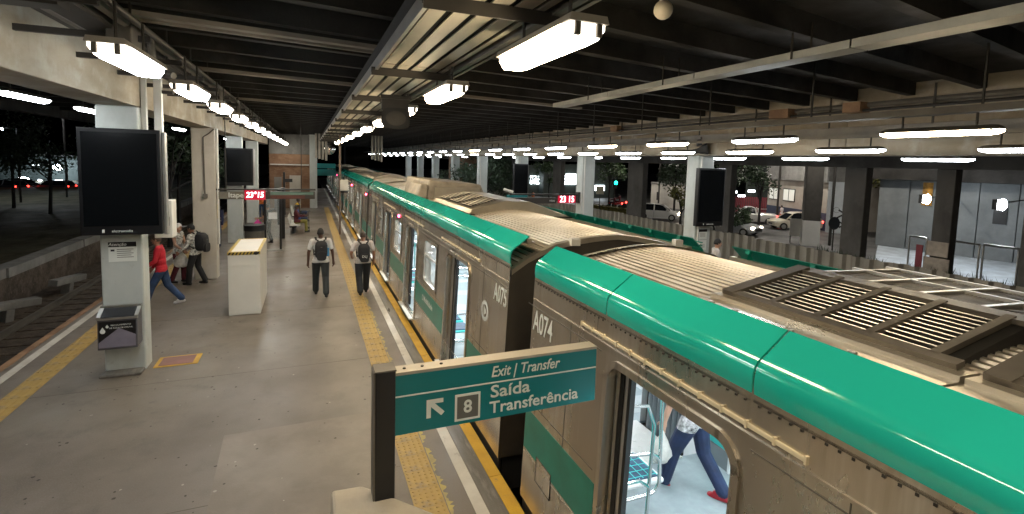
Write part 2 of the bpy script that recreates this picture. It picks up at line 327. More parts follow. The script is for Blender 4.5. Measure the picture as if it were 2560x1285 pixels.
# tracks
struct(MB().box(-30, PX0, PY0, 120, -1.6, -1.15).build('track_bed', 'ballast')); struct(MB().box(PX1, 5.35, -12, 120, -1.6, -1.15).build('track_bed', 'ballast'))
for x in (-5.45, -7.05):
    r_ = MB().box(x-.035, x+.035, PY0, 90, -.98, -.94).box(x-.012, x+.012, PY0, 90, -1.08, -.98).box(x-.07, x+.07, PY0, 90, -1.10, -1.075)
    tag(r_.build('track_rail', 'mid_metal'), 'dull steel rail on the ballast beside the open platform edge', 'rail', 'rails of the empty track')
for k in range(46):
    o = link('sleeper', MB().box(-7.6, -4.95, -.12, .12, -1.2, -1.13).mesh('sleeper', 'ballast') if k == 0 else bpy.data.meshes['sleeper'], None, (random.uniform(-.03, .03), 6+k*.62, 0))
    tag(o, 'dark concrete sleeper under the rails of the empty track', 'sleeper', 'sleepers of the empty track')
# ground beyond the empty track, with the old low wall
gl = MB()
for x0, z0, x1, z1 in ((-8.5, -.55, -11, -.75), (-11, -.75, -60, -1.2), (-60, -1.2, -200, -1.5)): gl.quad((x0, -20, z0), (x0, 260, z0), (x1, 260, z1), (x1, -20, z1))
struct(gl.build('embankment', 'grass_dark'))
ow = thing('low_wall', 'long weathered concrete kerb wall across the empty track', 'wall', (-8.4, 20, -1.1))
for k in range(24):
    y = 8+k*1.8; j = random.uniform(-.03, .03)
    link('coping_slab', MB().box(-.24, .24, 0, 1.77, -.12, .16).mesh('coping_slab', 'concrete_grey') if k == 0 else bpy.data.meshes['coping_slab'], ow, (j, y-20, 1.02+random.uniform(-.015, .015)))
MB().box(-.14, .16, -12, 31.5, 0, 1.02).build('wall_face', 'ballast', ow)
for (y, dx, r0) in ((14.2, .8, .2), (17.5, .75, -.3), (20.5, 1.0, .1), (12.0, .9, .4)):
    t = tag(MB().box(-.75, .75, -.13, .13, 0, .2).box(-.1, .1, -.13, .13, -.35, 0).build('concrete_post', 'concrete_grey', bevel=.015), 'broken concrete post lying on the ballast below the kerb wall', 'post', 'broken posts along the empty track')
    t.location = (-8.4+dx, y, -.8); t.rotation_euler = (.1, .08, 1.3+r0)
# right-hand platform, beyond the train
p2 = struct(MB().box(5.35, 15.2, -12, 60, -.95, 0).build('platform', 'floor'))
# street level beyond the fence
struct(MB().box(15.9, 260, -80, 260, -2.0, -1.5).build('street', 'asphalt'))
struct(MB().box(15.2, 15.9, -30, 160, -2, -.05).build('embankment', 'concrete_grey'))
# ------------------------------------------------------------------ roof
ZC = 5.30; SK = .165
roof = thing('station_roof', 'dark concrete station roof with close cross joists', 'roof', (3, 20, ZC))
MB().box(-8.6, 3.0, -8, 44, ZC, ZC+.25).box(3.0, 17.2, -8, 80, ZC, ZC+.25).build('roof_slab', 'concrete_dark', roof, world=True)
k = 0
jm = None
for i in range(70):
    y = -2.2+i*1.07
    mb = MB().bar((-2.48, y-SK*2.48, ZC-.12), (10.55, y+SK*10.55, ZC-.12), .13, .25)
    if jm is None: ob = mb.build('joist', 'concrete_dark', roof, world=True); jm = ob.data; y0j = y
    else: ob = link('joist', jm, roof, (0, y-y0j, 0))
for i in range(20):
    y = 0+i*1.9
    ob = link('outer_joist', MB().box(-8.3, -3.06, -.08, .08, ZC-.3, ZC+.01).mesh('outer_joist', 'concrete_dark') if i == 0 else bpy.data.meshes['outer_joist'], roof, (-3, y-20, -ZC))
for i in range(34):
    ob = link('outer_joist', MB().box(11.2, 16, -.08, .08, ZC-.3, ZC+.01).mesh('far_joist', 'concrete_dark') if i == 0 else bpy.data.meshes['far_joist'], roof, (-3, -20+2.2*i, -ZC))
# beams
def beam(label, x0, x1, z0, z1, y0, y1, mat):
    t = thing('concrete_beam', label, 'beam', ((x0+x1)/2, y0, z0))
    n = max(1, int((y1-y0)/6.6))
    for k in range(n):
        a = y0+(y1-y0)*k/n; b = y0+(y1-y0)*(k+1)/n-.012
        MB().box(x0, x1, a, b, z0, z1).build('beam_span', mat, t, world=True, bevel=.012)
    return t
lb = beam('pale stained concrete beam carried by the columns along the empty track', -3.06, -2.5, 4.31, ZC+.01, -3.3, 36.9, 'concrete')
rb = beam('stained concrete beam over the columns on the far side of the train', 10.6, 11.2, 3.93, ZC+.01, -7.0, 78, 'concrete')
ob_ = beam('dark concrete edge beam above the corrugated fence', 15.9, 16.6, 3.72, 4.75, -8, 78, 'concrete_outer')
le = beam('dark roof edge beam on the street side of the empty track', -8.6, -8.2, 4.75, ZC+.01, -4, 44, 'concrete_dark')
# columns -----------------------------------------------------------------------------------------
def column(x0, x1, y0, y1, z1, mat, label, group=None, z0=0, extra=None, name='concrete_column'):
    t = thing(name, label, 'column', ((x0+x1)/2, (y0+y1)/2, z0), group=group)
    MB().box(x0, x1, y0, y1, z0, z1).build('shaft', mat, t, world=True, bevel=.025)
    return t
LC = [9.64, 16.25, 22.75, 29.4, 36.0]
c1 = column(-3.06, -2.50, 9.64, 9.98, 4.31, 'column_paint', 'pale grey painted column carrying the big black screen and a bin')
c2 = column(-3.02, -2.44, 16.22, 16.62, 4.31, 'column_warm', 'beige column behind the woman with the black backpack')
c3 = column(-3.04, -2.48, 22.75, 23.1, 4.31, 'column_paint', 'grey column carrying a black screen behind the red clock sign')
c4 = column(-3.02, -2.46, 29.3, 29.7, 4.31, 'column_paint', 'grey column with a small yellow and white notice')
for (x0, x1, y0, z0, z1) in ((-2.49, -2.42, 9.75, 3.0, 4.8), (-2.31, -2.20, 9.72, 2.6, 4.9)):
    MB().box(x0, x1, y0, y0+.09, z0, z1).build('conduit', 'white_plastic', c1, world=True, bevel=.008)
MB().box(-2.52, -2.18, 9.70, 9.86, 3.72, 3.76).box(-2.2, -2.05, 9.74, 9.84, 4.55, 4.6).build('clamp', 'dark_metal', c1, world=True)
MB().tube([(-2.40, 16.3, 4.3), (-2.40, 16.3, 1.0)], .035, 8).build('conduit', 'white_plastic', c2, world=True, smooth=True)
MB().tube([(-2.45, 16.18, 4.28), (-2.58, 16.18, 4.15), (-2.72, 16.19, 4.05), (-2.70, 16.19, 2.45)], .018, 6).build('conduit', 'mid_metal', c2, world=True, smooth=True)
MB().box(-2.75, -2.64, 16.12, 16.22, 2.35, 2.46).build('junction_box', 'mid_metal', c2, world=True, bevel=.006)
MB().box(-2.43, -2.40, 16.25, 16.42, 1.75, 2.15).build('switch_plate', 'cream', c2, world=True, bevel=.006)
MB().box(-3.0, -2.62, 29.28, 29.30, 2.45, 2.72).build('notice', 'white_board', c4, world=True); MB().box(-2.80, -2.62, 29.27, 29.28, 2.46, 2.71).build('notice', 'yellow_cloth', c4, world=True)
RC = [11.45, 18.1, 25.0, 31.7, 38.4, 45.1, 51.8, 58.5]
for i, y in enumerate(RC):
    lab = ['white column with a black screen on the platform beyond the train', 'white column beside the red clock on the platform beyond the train'][i] if i < 2 else 'white painted column farther along the platform beyond the train'
    t = column(10.6, 11.2, y, y+.48, 3.93, 'column_paint', lab, None if i < 2 else 'columns of the platform beyond the train')
    MB().tube([(10.68, y-.05, 3.9), (10.68, y-.05, .3)], .03, 8).build('conduit', 'white_plastic', t, world=True, smooth=True)
for (ya, yb) in ((10.08, 10.75), (7.78, 8.22), (5.7, 6.35), (15.4, 16.1), (21.2, 22.5), (30.2, 31.4), (38, 39.2)):
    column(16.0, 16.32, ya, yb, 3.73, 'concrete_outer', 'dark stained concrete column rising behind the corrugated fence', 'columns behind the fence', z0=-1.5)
# end wall with brick and door
ew = thing('end_building', 'brown brick end wall with a pale door closing the platform', 'building', (-1, 37.6, 0))
MB().box(-2.45, .1, 37.3, 38.2, 0, 3.7).build('brick_wall', 'brick', ew, world=True); MB().box(-2.45, .1, 37.32, 38.2, 3.71, ZC).build('upper_wall', 'concrete_grey', ew, world=True)
MB().box(-1.2, -.5, 37.24, 37.3, 0, 2.25).build('door', 'column_warm', ew, world=True); MB().box(-2.4, .05, 37.2, 37.26, 2.95, 3.02).build('pipe', 'white_plastic', ew, world=True)
column(.08, .56, 37.0, 37.6, ZC, 'column_paint', 'tall white column at the end of the brick wall', None)
# more far structure beyond the train
fb = thing('far_building', 'dark concrete building block standing at the far end of the roof', 'building', (6, 46, 0))
MB().box(5.6, 9.2, 84.2, 90, -1, 6).build('wall', 'concrete_dark', fb, world=True)
layered('brick_far', (.24, .15, .09), [((.16, .09, .05), 1.2, .4, .62, one, .9)], rough=.8)
fb2 = thing('brick_pier', 'broad brown brick pier between the far white columns', 'wall', (9, 33.5, 0))
MB().box(11.6, 14.0, 42.6, 43.2, 0, 3.9).build('wall', 'brick_far', fb2, world=True)
# trays and conduits along beams ------------------------------------------------------------------
t = thing('cable_tray', 'dark cable tray running along the pale beam over the platform', 'cable tray', (-2.3, 0, 4.9))
MB().box(-1.95, -1.70, -3, 36.5, 4.74, 4.77).box(-1.96, -1.94, -3, 36.5, 4.77, 4.86).box(-1.71, -1.69, -3, 36.5, 4.77, 4.86).build('tray', 'dark_metal', t, world=True)
for i in range(26): MB().box(-2.5, -1.45, 2+i*1.35, 2.05+i*1.35, 4.68, 4.74).box(-1.62, -1.60, 2+i*1.35, 2.02+i*1.35, 4.74, 5.2).build('bracket', 'dark_metal', t, world=True)
for x, z, r_, m_ in ((-1.60, 4.82, .05, 'mid_metal'), (-1.48, 4.80, .03, 'dark_metal'), (-2.12, 4.84, .04, 'mid_metal'), (-2.42, 4.98, .05, 'dark_metal')): MB().tube([(x, -3, z), (x, 36, z)], r_, 8).build('pipe', m_, t, world=True, smooth=True)
for y in (6.35, 10.9, 13.4, 18): MB().tube([(-1.60, y, 4.85), (-1.52, y, 4.80), (-1.50, y, 4.50), (-1.42, y, 4.42), (-1.30, y-.1, 4.40)], .035, 8).build('pipe', 'mid_metal', t, world=True, smooth=True)
MB().box(-1.75, -1.55, 5.85, 6.2, 4.55, 4.86).build('junction_box', 'mid_metal', t, world=True, bevel=.01); MB().box(-2.5, -1.7, 4.75, 4.95, 4.66, 4.80).build('bracket', 'dark_metal', t, world=True)
t = thing('cable_tray', 'wide grey cable duct hung along the stained beam beyond the train', 'cable tray', (10.3, 0, 4.5))
MB().box(10.25, 10.55, -7, 78, 4.32, 4.50).build('tray', 'mid_metal', t, world=True)
MB().tube([(10.35, -7, 4.92), (10.35, 78, 4.98)], .05, 8).build('pipe', 'mid_metal', t, world=True, smooth=True)
MB().tube([(10.2, -7, 4.80), (10.2, 78, 4.84)], .03, 6).build('pipe', 'dark_metal', t, world=True, smooth=True)
for i in range(40): MB().box(10.25, 10.27, -6+i*1.9, -5.97+i*1.9, 4.48, 5.2).build('hanger', 'dark_metal', t, world=True)
for y, s in ((8.2, .5), (6.6, .35), (15, .4)): MB().box(10.1, 10.4, y, y+s, 4.78, 4.98).build('junction_box', 'rust_edge', t, world=True)
t = thing('cable_tray', 'thin lamp rail hung beside the stained beam beyond the train', 'cable tray', (9.0, 0, 4.1))
MB().box(9.15, 9.25, -4, 70, 4.20, 4.26).build('tray', 'mid_metal', t, world=True)
t = thing('cable_tray', 'grey lamp rail hung from the joists above the train', 'cable tray', (7.0, 0, 4.3))
MB().box(6.88, 7.08, -6, 70, 4.30, 4.38).build('tray', 'mid_metal', t, world=True)
for i in range(36): MB().box(6.96, 6.98, -5+i*2.05, -4.98+i*2.05, 4.38, 5.2).build('hanger', 'dark_metal', t, world=True)
t = thing('cable_tray', 'pale perforated cable tray hung under the joists above the train', 'cable tray', (5.0, 5, 4.8))
M('tray_pale', (.42, .43, .40), .5, metal=.3, var=.15)
for i in range(6):
    y = -3+i*2.1; MB().box(4.82, 5.08, y, y+2.08, 4.78, 4.80).box(4.82, 4.83, y, y+2.08, 4.80, 4.86).box(5.07, 5.08, y, y+2.08, 4.80, 4.86).build('tray', 'tray_pale', t, world=True)
    MB().box(4.80, 4.81, y+.6, y+.62, 4.78, 5.2).box(5.09, 5.10, y+.6, y+.62, 4.78, 5.2).build('hanger', 'dark_metal', t, world=True)
for (a, b, w, lab) in (((-2.2, 9.55), (6.3, 11.0), .16, 'pale flat conduit crossing the ceiling joists, nearest the speaker'), ((-2.2, 14.1), (.95, 14.65), .10, 'thin pale conduit crossing the joists toward the slatted duct'), ((-2.2, 6.1), (1.0, 6.6), .12, 'double pale conduit under the joists near the first lamps'), ((-2.0, 6.35), (1.0, 6.85), .06, 'slim pale conduit beside the double conduit under the joists')):
    tag(MB().bar((a[0], a[1], 4.98), (b[0], b[1], 4.98), w, .05).build('ceiling_conduit', 'conduit_tan'), lab, 'conduit')
# slatted duct -------------------------------------------------------------------------------------
du = thing('slatted_duct', 'long slatted metal ceiling duct with dark gaps above the platform', 'duct', (1.05, 0, 4.6))
ZD = 4.62
MB().box(.72, 1.52, -2, 37, ZD+.10, ZD+.24).build('backing', 'dark_gap', du, world=True)
MB().box(.70, .73, -2, 37, ZD-.03, ZD+.08).build('edge_profile', 'alu', du, world=True)
xs_ = [.765, .935, 1.105, 1.275, 1.435]
sm = {}
for r in range(16):
    for k in range(5):
        w = .120 if k < 4 else .05
        key = k
        if key not in sm: sm[key] = MB().box(xs_[k], xs_[k]+w, .01, 2.37, ZD, ZD+.012).mesh('slat', 'slat')
        link('slat', sm[key], du, (-1.05, -1.6+r*2.4, -4.6+random.uniform(-.003, .003)))
for i in range(14): MB().box(.66, 1.60, 3.12+i*2.72, 3.17+i*2.72, ZD-.05, ZD).box(.66, 1.60, 3.12+i*2.72, 3.13+i*2.72, ZD-.09, ZD-.05).build('cross_bracket', 'dark_metal', du, world=True)
MB().box(1.54, 1.60, -2, 37, ZD-.02, ZD+.1).box(1.66, 1.70, -2, 37, ZD+.0, ZD+.06).build('side_rail', 'mid_metal', du, world=True)
# ------------------------------------------------------------------ lamps
def lampA(mat, label, group):
    t = thing('tube_lamp', label, 'lamp', (0, 0, 0), group=group)
    L2 = .575
    def ring(y, wt, wb, z0, z1): return [(-wt, y, z1), (wt, y, z1), (wb, y, z0), (-wb, y, z0)]
    MB().loft([ring(-L2-.01, .115, .13, .002, .045), ring(L2+.01, .115, .13, .002, .045)]).build('housing', M('lamp_housing', (.30, .27, .23), .6, var=.15), t)
    def hexr(y, s): return [(-.122*s, y, .0), (.122*s, y, .0), (.122*s, y, -.03), (.078*s, y, -.092*(.6+.4*s)), (-.078*s, y, -.092*(.6+.4*s)), (-.122*s, y, -.03)]
    MB().loft([hexr(-L2+.12, 1), hexr(L2-.10, 1), hexr(L2-.005, .85)]).build('diffuser', mat, t)
    MB().loft([hexr(-L2+.01, .93), hexr(-L2+.116, 1)]).build('end_cap', 'lamp_end', t)
    for sx in (-.07, .07): MB().box(sx-.018, sx+.018, -L2-.012, -L2+.05, -.075, .0).build('clip', 'mid_metal', t, bevel=.006)
    for y in (-.35, .35): MB().tube([(0, y, .04), (0, y, .36)], .012, 6).build('hanger', 'dark_metal', t)
    return t
def lampB(mat, label, group):
    t = thing('tube_lamp', label, 'lamp', (0, 0, 0), group=group); L2 = .62; n = 14
    def ring(y, s, top):
        return [((.075*s)*math.cos(a), y, .05*s*math.sin(a)) for a in [math.pi*2*j/n for j in range(n)]]
    def half(y, s, up):
        aa = [math.pi*j/8 for j in range(9)]
        return [(.078*s*math.cos(a), y, (.058*s*math.sin(a))*(1 if up else -1)) for a in aa]
    ys = [(-L2, .55), (-L2+.04, .85), (-L2+.10, 1), (L2-.10, 1), (L2-.04, .85), (L2, .55)]
    MB().loft([half(y, s, True) for y, s in ys]).build('housing', 'mid_metal', t, smooth=True)
    MB().loft([half(y, s*.97, False) for y, s in ys]).build('diffuser', mat, t, smooth=True)
    for y in (-L2+.07, L2-.07):
        MB().box(-.082, .082, y-.012, y+.012, -.02, .01).build('clip', 'alu', t)
    for y in (-.38, .38): MB().tube([(0, y, .05), (0, y, .26)], .014, 6).build('hanger', 'dark_metal', t)
    return t
gL, gM, gO = 'lamps along the pale beam', 'lamps along the slatted duct', 'lamps behind the pale beam'
lc = lampA('lamp_cool', 'white tube lamp hanging beside the pale beam over the platform', gL); lc.location = (-1.37, 5.15, 4.385)
ln = lampA('lamp_neutral', 'white tube lamp hanging beside the pale beam over the platform', gL); ln.location = (-1.37, 9.75, 4.40)
for i, y in enumerate([7.5, 12.2, 14.6, 17.0, 19.5, 22.0, 24.6, 27.3, 30.0, 33.0, 36.0, 2.4, -.3]): dup(lc if i in (0, 3, 5) else ln, (-1.37, y, 4.40))
lw = lampA('lamp_warm', 'warm tube lamp hanging beside the slatted ceiling duct', gM); lw.location = (1.47, 3.08, 4.395)
for y in [5.75, 8.4, 11.1, 13.9, 16.7, 19.6, 22.5, 25.6, 28.8, .2]: dup(lw, (1.47, y, 4.395))
lo = lampB('lamp_cool', 'cool tube lamp behind the pale beam above the empty track', gO); lo.location = (-3.62, 9.0, 4.32)
for y in (6.6, 11.3, 17.9, 22.6, 27.5): dup(lo, (-3.62, y, 4.32))
g1, g2, g3 = 'lamps above the train', 'lamps beside the stained beam', 'lamps over the fence'
bw = lampB('lamp_warm', 'tube lamp hanging on a rail above the train roof', g1); bw.location = (6.98, 3.63, 4.10)
bc = lampB('lamp_cool', 'tube lamp hanging on a rail above the train roof', g1); bc.location = (6.98, 6.1, 4.08)
for i, y in enumerate([8.5, 11.0, 13.6, 16.2, 18.9, 21.6, 24.4, 27.3, 30.4, 33.6, 1.0, 37, 40.5, 44, 47.6, 51.3, 55, 59, 63]): dup(bw if i in (0, 1, 5, 10) else bc, (6.98, y, 4.07))
b2 = lampB('lamp_cool', 'tube lamp hanging low beside the stained beam beyond the train', g2); b2.location = (9.2, 6.15, 3.99)
b2n = lampB('lamp_neutral', 'tube lamp hanging low beside the stained beam beyond the train', g2); b2n.location = (9.2, 8.4, 3.98)
for i, y in enumerate([10.75, 13.0, 15.4, 17.9, 20.4, 23.0, 25.7, 28.5, 31.4, 34.4, 3.6, 37.5, 41, 44.6, 48.4, 52.4, 56.5, 61, 66]): dup(b2n if i in (2, 4, 7) else b2, (9.2, y, 3.98))
b3 = lampB('lamp_cool', 'tube lamp fixed over the corrugated fence behind the stained beam', g3); b3.location = (11.8, 6.1, 3.90)
for y in [9.0, 11.5, 14.0, 16.5, 19.2, 22.0, 25.0, 28.0, 31.5, 35, 39, 43, 47.5, 52, 57]: dup(b3, (11.8, y, 3.90))
lc['label'] = 'white tube lamp hanging above the big dark display screen'; lw['label'] = 'warm tube lamp at the slatted duct, nearest the dome camera'; bw['label'] = 'warm tube lamp above the louvred roof unit of the train'; lo['label'] = 'cool tube lamp behind the pale beam, beside the big dark screen'
# hung mirror-dome camera
t = thing('dome_camera', 'white dome camera hanging from the ceiling joists', 'camera', onz(1658, 25, 4.75)); MB().ball((0, 0, 0), .07, n=16, k=10).build('dome', 'slat', t, smooth=True); MB().tube([(0, 0, .05), (0, 0, .5)], .03, 8).build('stem', 'white_plastic', t)
# corrugated fence ---------------------------------------------------------------------------------
fe = thing('corrugated_fence', 'pale corrugated metal fence behind the platform beyond the train', 'fence', (15.5, 0, 0))
prof = [(0, 0), (.15, 0), (.2, .13), (.35, .13), (.4, 0)]
mb = MB(); pts = [(yy+.4*k, xx) for k in range(3) for yy, xx in prof[:-1]]+[(1.2, 0)]
for (ya, xa), (yb, xb) in zip(pts, pts[1:]): mb.quad((-xa, ya, -.9), (-xb, yb, -.9), (-xb, yb, 1.02), (-xa, ya, 1.02)); mb.quad((-xa+.012, ya, -.9), (-xb+.012, yb, -.9), (-xb+.012, yb, 1.02), (-xa+.012, ya, 1.02))
fm = mb.mesh('sheet', 'fence_metal')
for k in range(52): link('sheet', fm, fe, (random.uniform(-.015, .015), -8+k*1.2, random.uniform(-.03, .03)))
MB().box(15.53, 15.58, -8, 54, .5, .56).build('fence_rail', 'dark_metal', fe, world=True)
# spiky plants growing along the fence top near the underpass
for k in range(26):
    y = 4.6+k*.27 if k < 16 else 9.3+(k-16)*.22
    q = thing('spiky_plant', 'small dark spiky plant growing over the fence top', 'plant', (15.75, y, .75), group='spiky plants over the fence')
    mb = MB(); rr = random.Random(k)
    for j in range(12):
        a = rr.uniform(0, 6.28); l = rr.uniform(.2, .42); tip = (math.cos(a)*l*.5, math.sin(a)*l*.5, l)
        s_ = (-math.sin(a)*.018, math.cos(a)*.018, 0); mb.poly([(s_[0], s_[1], 0), (-s_[0], -s_[1], 0), tip])
    mb.build('leaves', M('plant_dark', (.03, .05, .02), .7), q); MB().tube([(0, 0, -.8), (0, 0, .05)], .012, 5).build('stem', 'dark_metal', q)
# ================================================================== TRAIN
TH = R(2.3); XT = 2.05; WD = 2.86; ZF = .22; ZT = 2.42
MIR = lambda x: WD-x
def fairing_prof(): return [(.005, 2.40), (-.008, 2.47), (-.008, 2.53), (.0, 2.565), (.016, 2.594), (.042, 2.617), (.215, 2.752)]
def car(ya, yb, label, doors, wins, number=None, num_y=None, detail=2, rail=None, panels=None, logo=None, acs=(), red=None, mob=None):
    L = yb-ya; Y = lambda y: y-ya
    t = thing('train_car', label, 'train car', (XT, ya, 0)); t.rotation_euler = (0, TH, 0)
    ops = [(Y(a), Y(b), ZF, 2.08, .13, 0) for a, b in doors]+[(Y(a), Y(b), 1.22, 2.04, .09, .09) for a, b in wins]
    MB().wall(0, L, .10, ZT+.12, ops, lambda u, v, d: (d, u, v), depth=.07).build('side_wall', 'stainless', t)
    MB().quad((WD, 0, .1), (WD, L, .1), (WD, L, ZT), (WD, 0, ZT)).build('side_wall', 'stainless', t)
    MB().box(.08, WD-.08, .05, L-.05, -.35, .09).build('underframe', 'black_rough', t)
    MB().box(.02, .05, .02, L-.02, -.05, .10).build('skirt', 'dark_metal', t)
    # colour band, between the doors
    edges = [0]+[v for a, b in sorted(doors) for v in (Y(a)-.07, Y(b)+.07)]+[L]
    for a, b in zip(edges[::2], edges[1::2]):
        if b-a > .1: MB().box(-.004, -.0005, a+.01, b-.01, .64, 1.06).build('colour_band', 'teal_band', t)
    # horizontal fold and rain rail
    MB().box(-.012, 0, .02, L-.02, 2.195, 2.212).build('fold', 'stainless', t)
    MB().box(-.006, 0, .02, L-.02, .60, .612).build('fold', 'stainless', t)
    if detail > 1:
        for z in (1.15, 2.13):
            prev = 0
            for a, b in sorted(doors)+[(yb+.2, yb+.3)]:
                if Y(a)-.1-prev > .1: MB().box(-.004, 0, prev+.02, Y(a)-.1, z, z+.008).build('seam', 'mid_metal', t)
                prev = Y(b)+.1
    if detail > 1:
        for a, b in sorted(doors):
            for v in (Y(a)-.62, Y(b)+.62): MB().box(-.003, 0, v, v+.006, .62, 2.19).build('seam', 'mid_metal', t)
            for v in (Y(a)-1.05, Y(b)+.2): MB().box(-.003, 0, v, v+.005, 2.22, 2.40).build('seam', 'mid_metal', t)
    for (a, b) in (rail or []):
        MB().box(-.016, 0, Y(a), Y(b), 2.245, 2.270).build('door_rail', 'cream', t, bevel=.004)
        n = max(2, int((b-a)/.17))
        if detail > 1:
            for i in range(n+1): MB().box(-.020, 0, Y(a)+(b-a)*i/n-.006, Y(a)+(b-a)*i/n+.006, 2.238, 2.279).build('rail_clip', 'cream', t)
    # doors: pocket leaf edge, black seals, frame, sill
    for (a, b) in doors:
        A, B = Y(a), Y(b); leaf = .16 if detail > 1 and number == 'A074' else .30
        dl = MB().box(.075, .105, B-leaf, B+.5, ZF+.02, 2.07).build('door_leaf', 'alu', t)
        MB().box(.068, .112, B-leaf-.035, B-leaf, ZF+.03, 2.06).build('rubber_seal', 'rubber', dl)
        MB().box(.066, .114, B-leaf+.05, B-leaf+.10, ZF+.03, 2.06).build('rubber_seal', 'rubber', dl)
        MB().box(.066, .072, B-.06, B-.02, ZF+.03, 2.06).build('guide', 'chrome', dl)
        dr = MB().box(.075, .105, A-.6, A+.02, ZF+.02, 2.07).build('door_leaf', 'alu', t)
        fr = MB(); w = .055
        fr.box(-.016, .0, A-w, A, ZF, 2.0); fr.box(-.016, .0, B, B+w, ZF, 2.0); fr.box(-.016, 0, A+.1, B-.1, 2.08, 2.08+w)
        for (cu, sg, st) in ((A+.13, -1, 90), (B-.13, 1, 90)):
            ri, ro = .13, .185; pi_ = []; po = []
            for k in range(7):
                an = R(90*k/6); pi_.append((cu+sg*ri*math.cos(an), 1.95+ri*math.sin(an))); po.append((cu+sg*ro*math.cos(an), 1.95+ro*math.sin(an)))
            for k in range(6):
                fr.quad((-.016, *pi_[k]), (-.016, *pi_[k+1]), (-.016, *po[k+1]), (-.016, *po[k])); fr.quad((-.016, *po[k]), (-.016, *po[k+1]), (0, *po[k+1]), (0, *po[k]))
        fr.build('door_frame', 'stainless', t)
        si = MB().box(-.10, .07, A-.02, B+.12, ZF-.035, ZF-.004).build('door_sill', 'white_plastic', t, bevel=.004)
        MB().box(-.02, -.008, A, B+.1, ZF-.004, ZF+.004).box(.03, .042, A, B+.1, ZF-.004, ZF+.006).build('sill_track', 'mid_metal', si)
    for (a, b) in wins:
        A, B = Y(a), Y(b)
        wf = MB().wall(A-.045, B+.045, 1.175, 2.085, [(A+.02, B-.02, 1.24, 2.02, .07, .07)], lambda u, v, d: (-.014+d, u, v), depth=.03).build('window', 'stainless', t)
        MB().box(-.01, .02, A+.02, B-.02, 1.72, 1.745).build('window_bar', 'alu', wf)
        MB().quad((.03, A, 1.22), (.03, B, 1.22), (.03, B, 1.72), (.03, A, 1.72)).build('pane', 'window_glass', wf); MB().quad((.02, A, 1.74), (.02, B, 1.74), (.02, B, 2.04), (.02, A, 2.04)).build('pane', 'window_glass', wf)
    # corrugated roof
    n = 40; pr = []
    for i in range(n):
        x0 = .05+(WD-.10)*i/n; p = (WD-.10)/n
        for f, h in ((0, 0), (.45, 0), (.55, 1), (.95, 1)): x = x0+p*f; s_ = (x-WD/2)/(WD/2); pr.append((x, 2.745-.26*abs(s_)**1.5-.35*max(0, abs(s_)-.62)+.018*h))
    mb = MB()
    for i, ((xa, za), (xb, zb)) in enumerate(zip(pr, pr[1:])): mb.quad((xa, 0, za), (xb, 0, zb), (xb, L, zb), (xa, L, za), 1 if i % 4 == 0 else 0)
    mb.build('roof', ['roof_metal', 'roof_groove'], t)
    # roof side ledge (channel behind the fairing)
    MB().box(.20, .26, .02, L-.02, 2.66, 2.715).box(.26, .31, .02, L-.02, 2.66, 2.68).build('roof_rail', 'roof_metal', t)
    MB().box(WD-.26, WD-.20, .02, L-.02, 2.58, 2.63).build('roof_rail', 'roof_metal', t)
    # fairing panels
    pe = [Y(y) for y in panels] if panels else [0.0+L*i/10 for i in range(11)]
    fp = fairing_prof()
    for a, b in zip(pe, pe[1:]):
        a += .007; b -= .007; mb = MB()
        ins = [(x+.012, z-.006) for x, z in fp]
        rings = [[(x, y, z) for x, z in fp+ins[::-1]] for y in (a, b)]
        mb.loft(rings); mb.build('fairing_panel', 'teal_gloss', t, smooth=True)
        tr_ = MB().box(.0, .006, a, b, 2.385, 2.402)
        if detail > 1:
            for k in range(int((b-a)/.06)): tr_.box(-.006, .004, a+.03+k*.06, a+.042+k*.06, 2.372, 2.384)
        tr_.build('panel_trim', 'dark_metal', t)
        mb = MB(); rings = [[(MIR(x)+.0, y, z) for x, z in fp+ins[::-1]] for y in (a, b)]; mb.loft(rings); far = mb.build('fairing_panel', 'teal_dark', t)
        if detail > 1:
            rib = MB()
            for k in range(6): z = 2.48+k*.04; rib.box(WD-.055+.0, WD-.03, a, b, z, z+.014)
            for yy in (a+.25, b-.25): rib.poly([(WD-.25, yy, 2.60), (WD-.21, yy, 2.73), (WD-.03, yy, 2.5)]).box(WD-.24, WD-.2, yy-.03, yy+.03, 2.70, 2.74)
            rib.build('panel_rib', 'teal_dark', t)
    # end faces and arch rims
    arch = [(0, .1)]+[(0, 2.2), (.02, 2.33)]+[(.05+(WD-.1)*i/16, 2.75-.26*abs((.05+(WD-.1)*i/16-WD/2)/(WD/2))**1.5-.35*max(0, abs((.05+(WD-.1)*i/16-WD/2)/(WD/2))-.62)) for i in range(1, 16)]+[(WD-.02, 2.33), (WD, 2.2), (WD, .1)]
    for y in (0, L):
        gw = [(WD/2-.68, ZF, WD/2+.68, 2.15)]
        e = MB(); x0, z0, x1, z1 = gw[0]
        e.poly([(x, y, z) for x, z in arch if x <= WD/2 and z > .05]+[(WD/2, y, z1), (x0, y, z1), (x0, y, .1)]); e.poly([(x, y, z) for x, z in arch if x >= WD/2]+[(x1, y, .1), (x1, y, z1), (WD/2, y, z1)])
        e.build('end_wall', 'gangway', t)
        top = [p for p in arch if p[1] > 2.25]; rim = MB(); s_ = 1 if y == 0 else -1
        for (xa, za), (xb, zb) in zip(top, top[1:]): rim.quad((xa, y-.01*s_, za+.03), (xb, y-.01*s_, zb+.03), (xb, y+.07*s_, zb+.035), (xa, y+.07*s_, za+.035)); rim.quad((xa, y-.01*s_, za+.03), (xb, y-.01*s_, zb+.03), (xb, y-.01*s_, zb-.03), (xa, y-.01*s_, za-.03))
        rim.build('roof_rim', 'roof_metal', t)
